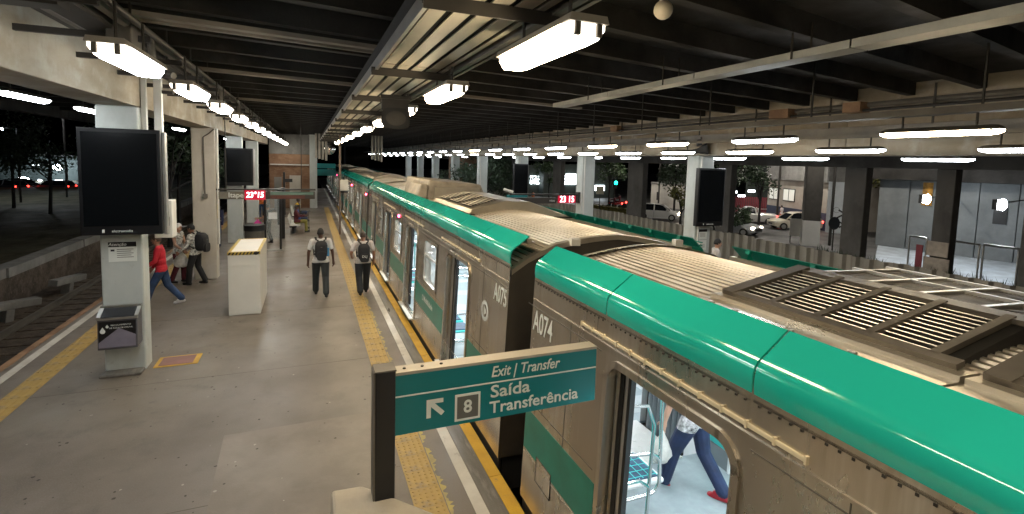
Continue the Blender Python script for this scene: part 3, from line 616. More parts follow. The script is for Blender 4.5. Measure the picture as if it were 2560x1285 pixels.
    if detail > 1:
        for x in (.75, WD-.55): MB().box(x, x+.12, -.06 if True else 0, .02, 2.70-.05, 2.73).build('end_lamp', 'white_plastic', t)
    # air conditioners
    for (a, b, kind) in acs:
        A, B = Y(a), Y(b); xi, xo, zt, zb = .72, 1.42, 2.865, 2.71
        if kind == 'louvre':
            u = MB(); u.loft([[(xi-.02, y, zb-.02), (xo-.03, y, zt-.02), (WD-.35, y, zt-.02), (WD-.12, y, zb-.06)] for y in (A+.05, B-.02)]); ac = u.build('air_conditioner', 'dark_gap', t); MB().box(.44, .60, A-.05, B+.05, 2.55, 2.675).box(.60, .77, A-.05, B+.05, 2.60, 2.702).build('base_plate', 'roof_metal', ac)
            fr = MB(); bars = 4; sl = Vector((xo-xi, 0, zt-zb))
            P = lambda s, y, o=0: (xi+sl.x*s-o*.3, y, zb+sl.z*s+o)
            LB = (B-A-.34)/bars
            for k in range(bars+1): yy = A+.10+k*(LB+.045); fr.loft([[P(0, yy), P(0, yy+.045), P(0, yy+.045, .03), P(0, yy, .03)], [P(1, yy), P(1, yy+.045), P(1, yy+.045, .03), P(1, yy, .03)]])
            fr.loft([[P(-.06, A, 0), P(.04, A, 0), P(.04, A, .03), P(-.06, A, .03)], [P(-.06, B, 0), P(.04, B, 0), P(.04, B, .03), P(-.06, B, .03)]])
            fr.loft([[P(.93, A, 0), P(1.16, A, -.03), P(1.16, A, .0), P(.93, A, .03)], [P(.93, B, 0), P(1.16, B, -.03), P(1.16, B, .0), P(.93, B, .03)]])
            for (e0, e1) in ((B-.08, B+.02),): fr.loft([[P(-.06, e0), P(-.06, e1), P(-.06, e1, .035), P(-.06, e0, .035)], [P(1.05, e0), P(1.05, e1), P(1.05, e1, .035), P(1.05, e0, .035)]])
            fr.build('louvre_frame', 'louvre_grey', ac)
            sm_ = None
            for k in range(bars):
                y0 = A+.145+k*(LB+.045)
                for j in range(11):
                    s_ = .09+.078*j; p = Vector(P(s_, y0, .012))
                    if sm_ is None: sm_ = MB().bar((0, 0, 0), (0, LB, 0), .013, .004, up=(.5, 0, 1)).mesh('slat', 'alu')
                    link('slat', sm_, ac, p)
            # top grilles
            tp = MB(); n2 = 4; GB = (B-A-.1)/n2
            for k in range(n2+1): yy = A+k*GB; tp.box(xo+.08, WD-.3, yy-.016, yy+.016, zt-.02, zt+.012)
            for x in (xo+.08, (xo+WD-.3)/2+.1, WD-.33): tp.box(x-.016, x+.016, A, B, zt-.02, zt+.014)
            tp.build('grille_frame', 'alu', ac)
            gm = None
            for k in range(n2):
                for j in range(12):
                    if gm is None: gm = MB().box(0, WD-.42-xo, 0, .009, 0, .006).mesh('grille_bar', 'louvre_grey')
                    link('grille_bar', gm, ac, (xo+.1, A+.03+k*GB+j*(GB-.05)/12, zt-.014))
        else:
            ac = MB(); pr_ = [(.55, 2.66), (.60, 2.74), (1.25, 2.92), (1.75, 2.92), (2.62, 2.66), (2.64, 2.58)]
            ac.loft([[(x, A, z) for x, z in pr_], [(x, B, z) for x, z in pr_]]); f2 = [(x, z) for x, z in pr_]
            a_ = ac.build('air_conditioner', 'roof_metal', t, bevel=.01)
            # end face slope panel, louvre sheet on the near slope
            for k in range(3):
                y0 = A+.25+k*(B-A-.3)/3; y1 = y0+(B-A-.3)/3-.2; fr = MB()
                fr.quad((.64, y0, 2.768), (1.2, y0, 2.922), (1.2, y1, 2.922), (.64, y1, 2.768)); fr.build('louvre_panel', 'dark_gap', a_)
                for j in range(9):
                    s_ = j/9+.05; link('slat', MB().bar((0, 0, 0), (0, y1-y0, 0), .03, .006, up=(.6, 0, 1)).mesh('slat', 'roof_metal'), a_, (.64+.56*s_, y0, 2.778+.154*s_))
            MB().box(.50, 2.66, A-.05, A-.01, 2.50, 2.64).build('end_flashing', 'roof_metal', a_); MB().box(.52, 2.66, A-.06, B, 2.635, 2.655).build('base_rim', 'dark_metal', a_)
    # interior
    MB().box(.08, WD-.12, .08, L-.08, ZF-.03, ZF).build('floor', 'int_floor', t)
    fs = MB()
    for k in range(int(L/1.3)): fs.box(.12, WD-.14, .3+k*1.3, .75+k*1.3, ZF, ZF+.003)
    fs.build('floor_stripe', 'int_floor2', t)
    MB().box(WD-.13, WD-.09, .08, L-.08, ZF, 2.28).build('inner_wall', 'int_white', t)
    MB().box(.10, WD-.1, .08, L-.08, 2.28, 2.31).build('inner_ceiling', 'int_white', t)
    for x in (.75, WD-.75): MB().box(x-.07, x+.07, .3, L-.3, 2.262, 2.278).build('interior_lamp', 'train_light', t)
    for y in (.09, L-.09): MB().wall(.1, WD-.1, ZF, 2.28, [(WD/2-.66, WD/2+.66, ZF, 2.12, .1, 0)], lambda u, v, d: (u, y, v)).build('inner_end_wall', 'int_white', t)
    sd = sorted(doors)
    segs = [(Y(b)+.12, Y(c)-.12) for (a, b), (c, d) in zip(sd, sd[1:])]
    near = MB()
    edges2 = [.1]+[v for a, b in sd for v in (Y(a)-.62, Y(b)+.52)]+[L-.1]
    for a, b in zip(edges2[::2], edges2[1::2]):
        if b-a > .3:
            w_ = [(Y(p), Y(q), 1.22, 2.04, .05, .05) for p, q in wins if Y(p) > a and Y(q) < b]
            near.wall(a, b, ZF, 2.28, w_, lambda u, v, d: (.12, u, v))
    near.build('inner_wall', 'int_white', t)
    for a, b in segs:
        m_ = (a+b)/2; nse = max(2, int((b-a)/.5))
        for side in (0, 1):
            for k in range(nse):
                y = a+(b-a)*(k+.5)/nse; x0 = .16 if side == 0 else WD-.17; sg = 1 if side == 0 else -1
                s_ = MB().box(min(x0, x0+sg*.42), max(x0, x0+sg*.42), y-.22, y+.22, ZF+.40, ZF+.44).build('seat', 'int_teal', t, bevel=.02)
                MB().box(min(x0+sg*.04, x0+sg*.38), max(x0+sg*.04, x0+sg*.38), y-.18, y+.18, ZF+.44, ZF+.455).build('cushion', 'seat_blue', s_)
                MB().box(min(x0, x0+sg*.05), max(x0, x0+sg*.05), y-.22, y+.22, ZF+.44, ZF+.9).build('seat_back', 'int_teal', s_, bevel=.02)
        for yy in (a+.02, b-.02):
            for side in (0, 1):
                x0 = .14 if side == 0 else WD-.15; sg = 1 if side == 0 else -1
                MB().tube([(x0, yy, ZF+.25), (x0+sg*.45, yy, ZF+.25), (x0+sg*.52, yy, ZF+.4), (x0+sg*.50, yy, 1.5), (x0+sg*.40, yy, 1.75), (x0, yy, 1.8)], .016, 8).build('grab_rail', 'chrome', t, smooth=True)
        MB().tube([(WD/2, m_, ZF), (WD/2, m_, 2.28)], .018, 8).build('pole', 'chrome', t, smooth=True)
    for a, b in sd:
        for dy in (.02, -.02):
            yy = Y(b)+.12 if dy > 0 else Y(a)-.12
            if detail and 0 < yy < L:
                MB().tube([(.14, yy, ZF+.3), (.5, yy, ZF+.3), (.58, yy, ZF+.42), (.58, yy, 1.45), (.5, yy, 1.62), (.14, yy, 1.66)], .015, 8).build('grab_rail', 'chrome', t, smooth=True)
                MB().tube([(.14, yy, ZF+.75), (.48, yy, ZF+.75), (.57, yy, ZF+.68)], .015, 8).build('grab_rail', 'chrome', t, smooth=True)
    # lettering and marks on the side
    if number: text(number, .30, 'sign_white', t, frame((-.003, Y(num_y), 1.99), (0, -1, 0), (0, 0, 1)), bold=.006, width=.42, name='car_number')
    if logo is not None:
        y, z = Y(logo[0]), logo[1]; lg = MB(); n_ = 28
        for k in range(n_):
            a0, a1 = 2*math.pi*k/n_, 2*math.pi*(k+1)/n_; ro, ri = .135, .085
            lg.quad((-.003, y+ro*math.cos(a0), z+ro*math.sin(a0)), (-.003, y+ro*math.cos(a1), z+ro*math.sin(a1)), (-.003, y+ri*math.cos(a1), z+ri*math.sin(a1)), (-.003, y+ri*math.cos(a0), z+ri*math.sin(a0)))
        lg.poly([(-.003, y+.02, z+.06), (-.003, y+.02, z-.06), (-.003, y-.05, z-.02), (-.003, y-.04, z+.02)]); lg.build('round_logo', 'sign_white', t)
    if mob:
        text('Mobilidade', .15, 'sign_white', t, frame((-.006, Y(mob[0]), mob[1]), (0, -1, 0), (0, 0, 1)), bold=.004, width=.72, name='band_lettering')
        y = Y(mob[0])+.46; r_ = MB()
        for k in range(16):
            a0, a1 = 2*math.pi*k/16, 2*math.pi*(k+1)/16
            r_.quad((-.006, y+.06*math.cos(a0), mob[1]+.06*math.sin(a0)), (-.006, y+.06*math.cos(a1), mob[1]+.06*math.sin(a1)), (-.006, y+.035*math.cos(a1), mob[1]+.035*math.sin(a1)), (-.006, y+.035*math.cos(a0), mob[1]+.035*math.sin(a0)))
        r_.build('round_logo', 'sign_white', t)
    for y in (red or []):
        b = MB().box(-.02, 0, Y(y)-.05, Y(y)+.05, 2.11, 2.17).build('indicator_lamp', 'red_lamp', t, bevel=.008)
    return t
DA = [(6.70, 7.92), (10.35, 11.6), (13.85, 15.0), (17.05, 18.2)]; WA = [(8.62, 9.60), (12.25, 13.2), (15.55, 16.45)]
carA = car(5.21, 19.49, 'stainless train car numbered A075 with a round logo and red lamp', DA, WA, 'A075', 5.47, rail=[(6.29, 8.31), (9.85, 11.8), (13.4, 15.3), (16.8, 18.5)], panels=[5.21, 6.35, 7.4, 8.6, 9.9, 11.3, 12.7, 14.1, 15.5, 16.9, 18.3, 19.49], logo=(5.97, 1.66), acs=[(8.6, 11.4, 'box')], red=[12.75], mob=(9.1, .88))
car74 = car(-9.74, 4.54, 'stainless train car numbered A074 with its door open on the lit interior', [(1.91, 3.12), (-1.7, -.5), (-5.2, -4.0)], [(.1, 1.0)], 'A074', 4.29, rail=[(1.5, 3.55), (-2.2, -.1)], panels=[-9.74, -8.3, -6.9, -5.5, -4.1, -2.7, -1.2, .3, 1.83, 3.21, 4.54], acs=[(1.30, 2.72, 'louvre'), (-1.4, 1.18, 'louvre')])
MB().wall(3.9+9.74, 4.22+9.74, .45, .70, [], lambda u, v, d: (-.005, u, v)).build('service_hatch', 'stainless', car74); 
hb = MB()
for a, b, c, d in ((3.9, 4.22, .45, .457), (3.9, 4.22, .693, .70), (3.9, 3.907, .45, .70), (4.213, 4.22, .45, .70)): hb.box(-.008, 0, a+9.74, b+9.74, c, d)
hb.build('hatch_rim', 'dark_metal', car74)
y0 = 20.05
for i in range(3):
    y1 = y0+14.3; sh = y0-5.21
    car(y0, y1, ['stainless train car just behind the A075 car', 'third stainless train car from the A074 end', 'last stainless train car under the far end of the roof'][i], [(a+sh, b+sh) for a, b in DA], [(a+sh, b+sh) for a, b in WA], detail=1 if i < 2 else 0, rail=[(a+sh-.4, b+sh+.3) for a, b in DA], acs=[(8.6+sh, 11.4+sh, 'box')], red=[12.75+sh-7, 12.75+sh] if i == 0 else [12.75+sh])
    y0 = y1+.57
# gangway between A074 and A075
gw = thing('gangway_bellows', 'dark ribbed gangway bellows joining the A074 and A075 cars', 'gangway', (XT, 4.54, 0)); gw.rotation_euler = (0, TH, 0)
for k in range(7):
    y = .02+k*.095; r_ = MB()
    x0, x1 = WD/2-.70, WD/2+.70
    r_.tube([(x0, y, ZF), (x0, y, 2.1), (x0+.1, y, 2.2), (x1-.1, y, 2.2), (x1, y, 2.1), (x1, y, ZF)], .055, 10); r_.build('bellow_fold', 'bellows', gw, smooth=True)
MB().box(WD/2-.62, WD/2+.62, -.12, .78, ZF, ZF+.012).build('tread_plate', 'tread', gw)
dm = None
for i in range(9):
    for j in range(6):
        if dm is None: dm = MB().loft([[(.03*math.cos(R(45*a)), .03*math.sin(R(45*a)), 0) for a in range(8)], [(.018*math.cos(R(45*a)), .018*math.sin(R(45*a)), .008) for a in range(8)]]).mesh('tread_stud', 'tread')
        link('tread_stud', dm, gw, (WD/2-.52+.13*i, -.05+.13*j, ZF+.012))
MB().box(WD/2-.78, WD/2+.78, .0, .67, -.1, ZF-.01).build('footplate_box', 'gangway', gw)
# A074 interior near the door: turquoise seat box, end panel
o = MB(); b0 = 9.74
o.box(2.36, 2.72, 4.02+b0, 4.42+b0, ZF+.22, ZF+1.3).build('seat_box', 'int_teal', car74, bevel=.015)
MB().box(2.36, 2.72, 4.02+b0, 4.42+b0, ZF, ZF+.22).build('seat_plinth', 'int_grey', car74); MB().box(2.345, 2.375, 4.0+b0, 4.03+b0, ZF, ZF+1.3).build('corner_trim', 'int_white', car74)
MB().box(2.70, 2.725, 1.5+b0, 4.4+b0, ZF, 1.15).build('wall_panel', 'int_teal', car74)
# seat beside the door with plaid cushion and loop rail
sx, sy = .85, 3.83+b0
s_ = MB().box(.62, 1.06, sy-.24, sy+.24, ZF+.40, ZF+.45).build('seat', 'int_white', car74, bevel=.02)
layered('plaid', (.03, .07, .13), [((.02, .04, .07), 7, .4, .6, (1, 1, 1), .8)], rough=.8)
MB().box(.66, 1.02, sy-.2, sy+.2, ZF+.45, ZF+.462).build('cushion', 'plaid', s_, bevel=.005)
pl = MB()
for k in range(5): pl.box(.665, 1.015, sy-.17+k*.085, sy-.163+k*.085, ZF+.462, ZF+.464); pl.box(.68+k*.08, .687+k*.08, sy-.195, sy+.195, ZF+.4645, ZF+.466)
pl.build('plaid_line', 'int_teal', s_)
MB().box(.15, .62, sy-.24, sy+.24, ZF, 1.2).build('seat_box', 'int_teal', car74, bevel=.02)
def lp(pts): MB().tube(pts, .017, 10).build('grab_rail', 'chrome', car74, smooth=True)
yy = 3.5+b0
def arc(pts, n=6):
    P_ = [Vector(p) for p in pts]; out = [P_[0]]
    for i in range(1, len(P_)-1):
        a, b, c = P_[i-1], P_[i], P_[i+1]; p = b+(a-b).normalized()*min(.14, (a-b).length/2); q = b+(c-b).normalized()*min(.14, (c-b).length/2)
        for k in range(n+1): t_ = k/n; out.append(p*(1-t_)**2+b*2*t_*(1-t_)+q*t_*t_)
    out.append(P_[-1]); return out
lp(arc([(.3, yy, 1.78), (.86, yy, 1.72), (.92, yy, .62), (.3, yy, .60)])); lp(arc([(.3, yy, 1.05), (.90, yy, 1.0), (.92, yy, .7)]))
# roof equipment wrapped in sheeting on A075, and small roof fittings
M('wrap', (.36, .31, .24), .55, var=.25, scale=4, bump=.6, bscale=5)
w = thing('wrapped_crate', 'bulky crate wrapped in beige sheeting on the roof of the A075 car', 'crate', (2.6, 12.2, 2.55))
MB().loft([[(2.72, y, 2.55), (2.82, y, 3.08), (4.2, y, 2.98), (4.4, y, 2.45)] for y in (12.35, 15.4)]).build('wrapping', 'wrap', w, world=True, bevel=.05)
MB().loft([[(2.45, y, 2.62), (2.60, y, 2.98), (2.78, y, 2.98), (2.75, y, 2.6)] for y in (12.3, 13.6)]).build('wrapping_fold', 'wrap', w, world=True, bevel=.04)
MB().box(2.95, 4.15, 12.30, 12.34, 2.62, 2.90).build('end_panel', 'roof_metal', w, world=True)
for k, (y, s) in enumerate(((2.55, .16), (2.35, .14), (1.95, .28), (1.6, .2), (3.6, .1), (4.0, .12))):
    p = MB().box(.36, .46, -s/2, s/2, 0, .03).box(.38, .40, -.02, .02, .03, .07).build('roof_fitting', 'alu', car74, bevel=.004); p.location = (0, y+b0, 2.64)
for k, y in enumerate((6.2, 9.6, 10.1, 10.6, 11.4, 12.0, 13.6)):
    p = MB().box(.30, .46, -.09, .09, 0, .04).tube([(.38, 0, .04), (.38, 0, .08)], .02, 6).build('roof_fitting', 'roof_metal', carA, bevel=.004); p.location = (0, y-5.21, 2.63)
# ================================================================== OBJECTS ON THE PLATFORM
def screen(x0, x1, z0, z1, y, label, logo=True, facing='y'):
    t = thing('display_screen', label, 'screen', ((x0+x1)/2, y, z0))
    MB().box(x0, x1, y-.10, y+.04, z0, z1).build('casing', 'black', t, world=True, bevel=.012); MB().box(x0+.05, x1-.05, y-.105, y-.099, z0+.14, z1-.06).build('glass', 'screen', t, world=True)
    MB().box(x1, x1+.045, y-.02, y+.10, z0-.02, z1-.03).build('side_rail', 'alu', t, world=True, bevel=.008); MB().box((x0+x1)/2-.2, (x0+x1)/2+.2, y+.04, y+.16, z0+.3, z1-.3).build('mount', 'dark_metal', t, world=True)
    if logo: text('eletromidia', .058, 'sign_white', t, frame((.0, -.108, .062), (1, 0, 0), (0, 0, 1)), name='logo_lettering'); MB().box(-.255, -.225, -.108, -.101, .04, .09).build('logo_mark', 'sign_white', t)
    return t
screen(-3.20, -2.15, 2.30, 3.94, 9.45, 'large dark display screen on the grey column above the bin')
screen(-3.08, -2.06, 2.35, 3.84, 22.6, 'dark display screen on the column behind the red clock sign', False)
screen(10.42, 11.42, 1.87, 3.57, 11.3, 'dark display screen on the white column beyond the train')
screen(10.15, 11.0, 1.75, 3.5, 24.6, 'dark display screen beside the bullet camera beyond the train', False)
for z_, lab in ((1.45, 'white notice with a black heading under the screen beyond the train'), (1.12, 'plain white notice low on the column beyond the train')):
    t = thing('notice', lab, 'notice', (10.9, 11.44, z_)); MB().box(-.16, .16, -.012, -.003, 0, .30).build('sheet', 'sign_white', t)
    if z_ > 1.4: MB().box(-.16, .16, -.015, -.012, .22, .30).build('heading', 'black', t)
    for k in range(4): MB().box(-.11, .10, -.0135, -.012, .17-k*.03, .178-k*.03).build('print_line', 'mid_metal', t)
# notice and bin on the first column
t = thing('notice', 'small white notice with black heading taped to the grey column', 'notice', (-2.8, 9.63, 1.95))
MB().box(-2.95, -2.58, 9.628, 9.637, 1.83, 2.15).build('sheet', 'sign_white', t, world=True); MB().box(-2.95, -2.58, 9.624, 9.629, 2.07, 2.15).build('heading', 'black', t, world=True)
text('Atenção', .07, 'sign_white', t, frame((-.03, -.008, .16), (1, 0, 0), (0, 0, 1)), bold=.01, shear=.2)
for k in range(5): MB().box(-2.84, -2.62 - .03*(k % 2), 9.6265, 9.628, 2.025-k*.032, 2.035-k*.032).build('print_line', 'mid_metal', t, world=True)
MB().box(-2.92, -2.87, 9.6265, 9.628, 2.0, 2.03).build('print_mark', 'black', t, world=True)
b = thing('litter_bin', 'dark litter bin with a water drop print fixed to the grey column', 'bin', (-2.78, 9.4, .5))
prf = [(0, .50), (0, 1.10), (.24, .96), (.26, .48)]
MB().loft([[(x, 9.64-dy, z) for dy, z in prf] for x in (-3.06, -2.54)]).build('body', M('bin_grey', (.10, .095, .105), .4, var=.15), b, world=True, bevel=.01)
MB().poly([(-3.04, 9.37, .52), (-2.56, 9.37, .52), (-2.56, 9.393, .93), (-3.04, 9.393, .93)]).build('front_print', 'black', b, world=True)
MB().poly([(-3.04, 9.366, .52), (-2.56, 9.366, .52), (-2.56, 9.374, .70), (-2.78, 9.383, .82), (-3.04, 9.372, .60)]).build('front_print', M('bin_lilac', (.22, .20, .25), .4, var=.15), b, world=True)
MB().loft([[(x, 9.40+dy, z) for dy, z in ((0, .985), (.0, 1.0), (.20, 1.115), (.20, 1.10))] for x in (-3.07, -3.02)]).loft([[(x, 9.40+dy, z) for dy, z in ((0, .985), (.0, 1.0), (.20, 1.115), (.20, 1.10))] for x in (-2.58, -2.53)]).box(-3.07, -2.53, 9.58, 9.63, 1.10, 1.13).box(-3.07, -2.53, 9.385, 9.41, .955, .985).build('rim', 'alu', b, world=True)
MB().quad((-3.02, 9.41, .992), (-2.58, 9.41, .992), (-2.58, 9.58, 1.095), (-3.02, 9.58, 1.095)).build('opening', 'black', b, world=True)
def drop(cx, cz, r): return [(cx+r*math.sin(a)*(1-.0)*1.0, cz-r*math.cos(a)) for a in [R(k) for k in range(-130, 131, 20)]]+[(cx, cz+2.0*r)]
for cx, cz, r in ((-2.985, .78, .035), (-2.925, .85, .02)): MB().poly([(x, 9.372, z) for x, z in drop(cx, cz, r)]).build('drop_print', 'sign_white', b, world=True)
text('RECOLHIMENTO', .035, 'sign_white', b, frame((.03, -.022, .37), (1, 0, 0), (0, 0, 1)), width=.26); text('DE ÁGUA DE CHUVA', .03, 'sign_white', b, frame((.03, -.024, .325), (1, 0, 0), (0, 0, 1)), width=.3)
t = thing('concrete_pad', 'low worn concrete foot in front of the grey column', 'pad', (-2.8, 9.5, 0)); MB().box(-3.08, -2.52, 9.42, 9.66, 0, .05).build('pad', 'edge_concrete', t, world=True, bevel=.02)
t = thing('service_cabinet', 'narrow beige electrical cabinet behind the big dark screen', 'cabinet', (-2.3, 13, 1.5)); MB().box(-2.42, -2.16, 10.0, 10.3, 2.14, 2.78).build('box', 'white_board', t, world=True, bevel=.01); MB().box(-2.30, -2.2, 9.99, 10.0, 2.35, 2.5).build('sticker', 'mid_metal', t, world=True); MB().box(-2.56, -2.38, 9.9, 10.2, 2.3, 2.4).build('bracket', 'dark_metal', t, world=True)
# white box with hazard tape
bx = thing('white_kiosk_box', 'tall white wooden box edged with yellow and black tape', 'box', (-1.33, 13.5, 0))
MB().box(-1.66, -1.02, 12.35, 14.3, 0, 1.42).build('body', 'white_board', bx, world=True, bevel=.01); MB().box(-1.645, -1.035, 12.343, 12.35, 1.12, 1.125).box(-1.62, -1.06, 12.342, 12.35, .02, 1.10).build('front_panel', 'white_board', bx, world=True); MB().box(-1.64, -1.04, 12.37, 14.28, 1.42, 1.432).build('lid', 'white_board', bx, world=True)
tp = MB()
for k in range(9):
    x = -1.66+.071*k; tp.poly([(x, 12.338, 1.37), (x+.036, 12.338, 1.37), (x+.072, 12.338, 1.43), (x+.036, 12.338, 1.43)], 1)
tp.box(-1.665, -1.015, 12.34, 12.346, 1.37, 1.43, 0); tp.box(-1.665, -1.60, 12.35, 14.3, 1.432, 1.436, 0); tp.box(-1.08, -1.015, 12.35, 14.3, 1.432, 1.436, 0); tp.box(-1.6, -1.08, 14.24, 14.3, 1.432, 1.436, 0); tp.box(-1.6, -1.08, 12.35, 12.41, 1.432, 1.436, 0)
tp.build('hazard_tape', [M('tape_yellow', (.5, .36, .06), .5), 'black'], bx, world=True)
MB().ball((-1.1, 12.34, 1.40), .05, .02, .04).build('tape_knot', 'black', bx, world=True)
# red clock destination sign from column 2
t = thing('clock_sign', 'dark hanging sign board with a red lit clock above the platform', 'sign', (-1.1, 16.35, 2.3))
MB().box(-2.42, .18, 16.28, 16.42, 2.30, 2.52).build('board', M('sign_brown', (.035, .028, .022), .5), t, world=True, bevel=.01); MB().box(-2.45, .2, 16.27, 16.43, 2.555, 2.60).build('top_bar', 'dark_metal', t, world=True)
MB().box(-2.40, -1.7, 16.272, 16.28, 2.31, 2.51).build('name_plate', M('plate_grey', (.16, .15, .12), .5), t, world=True); MB().box(-1.05, .14, 16.272, 16.28, 2.42, 2.51).build('green_plate', M('plate_green', (.10, .17, .14), .5), t, world=True); MB().box(-1.05, -.1, 16.271, 16.28, 2.31, 2.415).build('red_plate', M('plate_red', (.10, .03, .02), .5), t, world=True)
text('Itape', .2, 'sign_white', t, frame((-.84, -.085, .115), (1, 0, 0), (0, 0, 1)), bold=.01, width=.38)
MB().box(-1.72, -1.18, 16.24, 16.28, 2.28, 2.56).build('clock_panel', 'led_panel', t, world=True)
text("23°15", .24, 'led_digit', t, frame((-.35, -.115, .12), (1, 0, 0), (0, 0, 1)), bold=.02, shear=.1, width=.46, hs=1.2, name='clock_digits')
for x in (-2.2, -.2): MB().tube([(x, 16.35, 2.58), (x, 16.35, 5.2)], .012, 6).build('hanger', 'dark_metal', t, world=True)
t = thing('clock_sign', 'dark hanging sign board with a red lit clock beyond the train', 'sign', (9.2, 18.6, 2.1))
yS = 18.3; xa, xb, xc, xd_ = (ony(u_, 495, yS).x for u_ in (1282, 1390, 1393, 1436)); za, zb_ = ony(1415, 507, yS).z, ony(1415, 489, yS).z
MB().box(xa, xb, yS-.05, yS+.05, za-.02, zb_-.08).build('board', 'sign_brown', t, world=True); MB().box(xa-.1, 10.65, yS-.07, yS+.07, zb_+.02, zb_+.08).build('top_bar', 'dark_metal', t, world=True); MB().box(xa-.25, xa+.6, yS-.1, yS+.1, zb_-.06, zb_+.02).build('green_plate', 'sign_teal', t, world=True)
MB().box(xc, xd_, yS-.10, yS-.06, za, zb_).build('clock_panel', 'led_panel', t, world=True); text("23 15", .22, 'led_digit', t, frame(((xc+xd_)/2-9.2, yS-.105-18.6, (za+zb_)/2-2.1), (1, 0, 0), (0, 0, 1)), bold=.012, width=(xd_-xc)*.82, name='clock_digits', hs=1.2); MB().box(10.5, 10.62, yS-.1, yS+.15, za, zb_+.15).build('bracket', 'dark_metal', t, world=True); text('ntos', .14, 'sign_white', t, frame((xb-.2-9.2, yS-.056-18.6, (za+zb_)/2-2.15), (1, 0, 0), (0, 0, 1)))
# exit sign
ES = 2.95
def sp(u, v): d = ray(u, v); return Vector((0, 0, CAMH))+d*(2.90/d.y)
tl, bl, tr = sp(989, 938), sp(987, 1090), sp(1492, 868)
zt, zb, xl, xr = tl.z, bl.z, tl.x, tr.x
t = thing('exit_sign', 'teal exit and transfer sign on a dark post', 'sign', (xl, 2.95, 0))
def loc(x, z, y=-.055): return (x-xl, y, z)
MB().box(0, xr-xl, -.05, .05, zb, zt-.006).build('panel', 'sign_teal', t); MB().box(0, xr-xl, -.052, .052, zt-.006, zt+.012).build('top_edge', M('sign_edge', (.40, .36, .30), .5, metal=.3), t)
for fx in (.06, .17, .29): MB().tube([(fx, 0, zt+.012), (fx, 0, zt+.018)], .01, 8).build('screw', 'dark_metal', t)
MB().box(-.118, 0.0, -.06, .06, 0, zt+.03).build('post', 'black', t, bevel=.006); MB().box(-.121, .003, -.063, .063, zt+.03, zt+.037).build('post_cap', 'mid_metal', t); MB().box(-.128, -.118, -.055, .055, 0, zt+.028).build('post_trim', 'mid_metal', t)
H = zt-zb; Wd = xr-xl
MB().box(0, Wd, -.0525, -.05, zb+H*.625, zb+H*.648).build('divider', 'sign_white', t)
def at(fx, fz): return frame((Wd*fx, -.0535, zb+H*fz), (1, 0, 0), (0, 0, 1))
text('Exit | Transfer', .1, 'sign_white', t, at(.615, .82), bold=.012, shear=.22, width=Wd*.355)
text('Saída', .115, 'sign_white', t, at(.535, .47), bold=.014, width=Wd*.20); text('Transferência', .11, 'sign_white', t, at(.665, .19), bold=.014, width=Wd*.47)
bxs = MB().box(Wd*.265, Wd*.385, -.0535, -.05, zb+H*.06, zb+H*.52).build('line_box', 'sign_white', t); MB().box(Wd*.275, Wd*.375, -.055, -.0535, zb+H*.10, zb+H*.48).build('line_field', M('field_grey', (.12, .115, .105), .5), t)
text('8', .115, 'sign_white', t, frame((Wd*.325, -.0565, zb+H*.29), (1, 0, 0), (0, 0, 1)), bold=.02)
ar = MB(); cx, cz = Wd*.135, zb+H*.35; u_ = .062
ar.poly([(cx, -.054, cz+u_), (cx+1.7*u_, -.054, cz+u_), (cx+1.7*u_, -.054, cz+.55*u_), (cx+.75*u_, -.054, cz+.55*u_), (cx+.45*u_, -.054, cz+.25*u_), (cx+.45*u_, -.054, cz-.9*u_), (cx, -.054, cz-.9*u_)])
ar.poly([(cx+.42*u_, -.0545, cz+.6*u_), (cx+.80*u_, -.0545, cz+.6*u_), (cx+1.85*u_, -.0545, cz-.45*u_), (cx+1.5*u_, -.0545, cz-.78*u_), (cx+.42*u_, -.0545, cz+.26*u_)]); ar.build('arrow', 'sign_white', t)
# parapet of the stair the photographer stands on
P_ = [onz(*q, 1.55) for q in ((828, 1225), (905, 1212), (935, 1222), (1110, 1290))]
t = thing('stair_parapet', 'beige plastered stair parapet with a flat top in front of the exit sign', 'wall', (.4, 2.6, 0))
pp = [P_[0], P_[1], P_[2], P_[3], Vector((P_[3].x+.3, P_[3].y-.35, 1.55)), Vector((P_[3].x+.25, .3, 1.55)), Vector((P_[0].x, .3, 1.55))]
M('plaster', (.40, .345, .27), .7, var=.12, scale=3, bump=.15, bscale=60)
MB().loft([[(p.x, p.y, 0) for p in pp], [(p.x, p.y, 1.55) for p in pp]]).build('body', 'plaster', t, world=True, bevel=.02)
# loudspeakers
sp_ = onz(990, 292, 4.30)
def horn(t):
    MB().loft([[(x*.21*s, y, z*.16*s) for x, z in [(math.copysign(abs(math.cos(a))**.5, math.cos(a)), math.copysign(abs(math.sin(a))**.5, math.sin(a))) for a in [2*math.pi*k/20 for k in range(20)]]] for y, s in ((0, 1), (.02, 1.0), (.14, .72), (.26, .45), (.42, .4))], cap=True).build('horn', 'black_rough', t, smooth=True)
    MB().loft([[(.15*s*math.cos(a), y, .11*s*math.sin(a)) for a in [2*math.pi*k/20 for k in range(20)]] for y, s in ((-.004, 1), (.0, .5), (-.006, .35))]).build('throat', 'dark_metal', t, smooth=True)
    MB().box(-.2, .2, .12, .24, .13, .3).box(-.22, .24, .1, .14, .30, .36).build('bracket', 'dark_metal', t)
t = thing('loudspeaker', 'big dark horn loudspeaker hanging under the slatted duct', 'speaker', (sp_.x, 7.7, ony(990, 296, 7.7).z)); t.location.x = ony(990, 296, 7.7).x; t.rotation_euler = (0, 0, R(-4)); horn(t)
q = ony(1768, 372, 11.05); t = thing('loudspeaker', 'dark horn loudspeaker above the screen on the white column beyond the train', 'speaker', q); t.rotation_euler = (R(-14), 0, R(52)); horn(t)
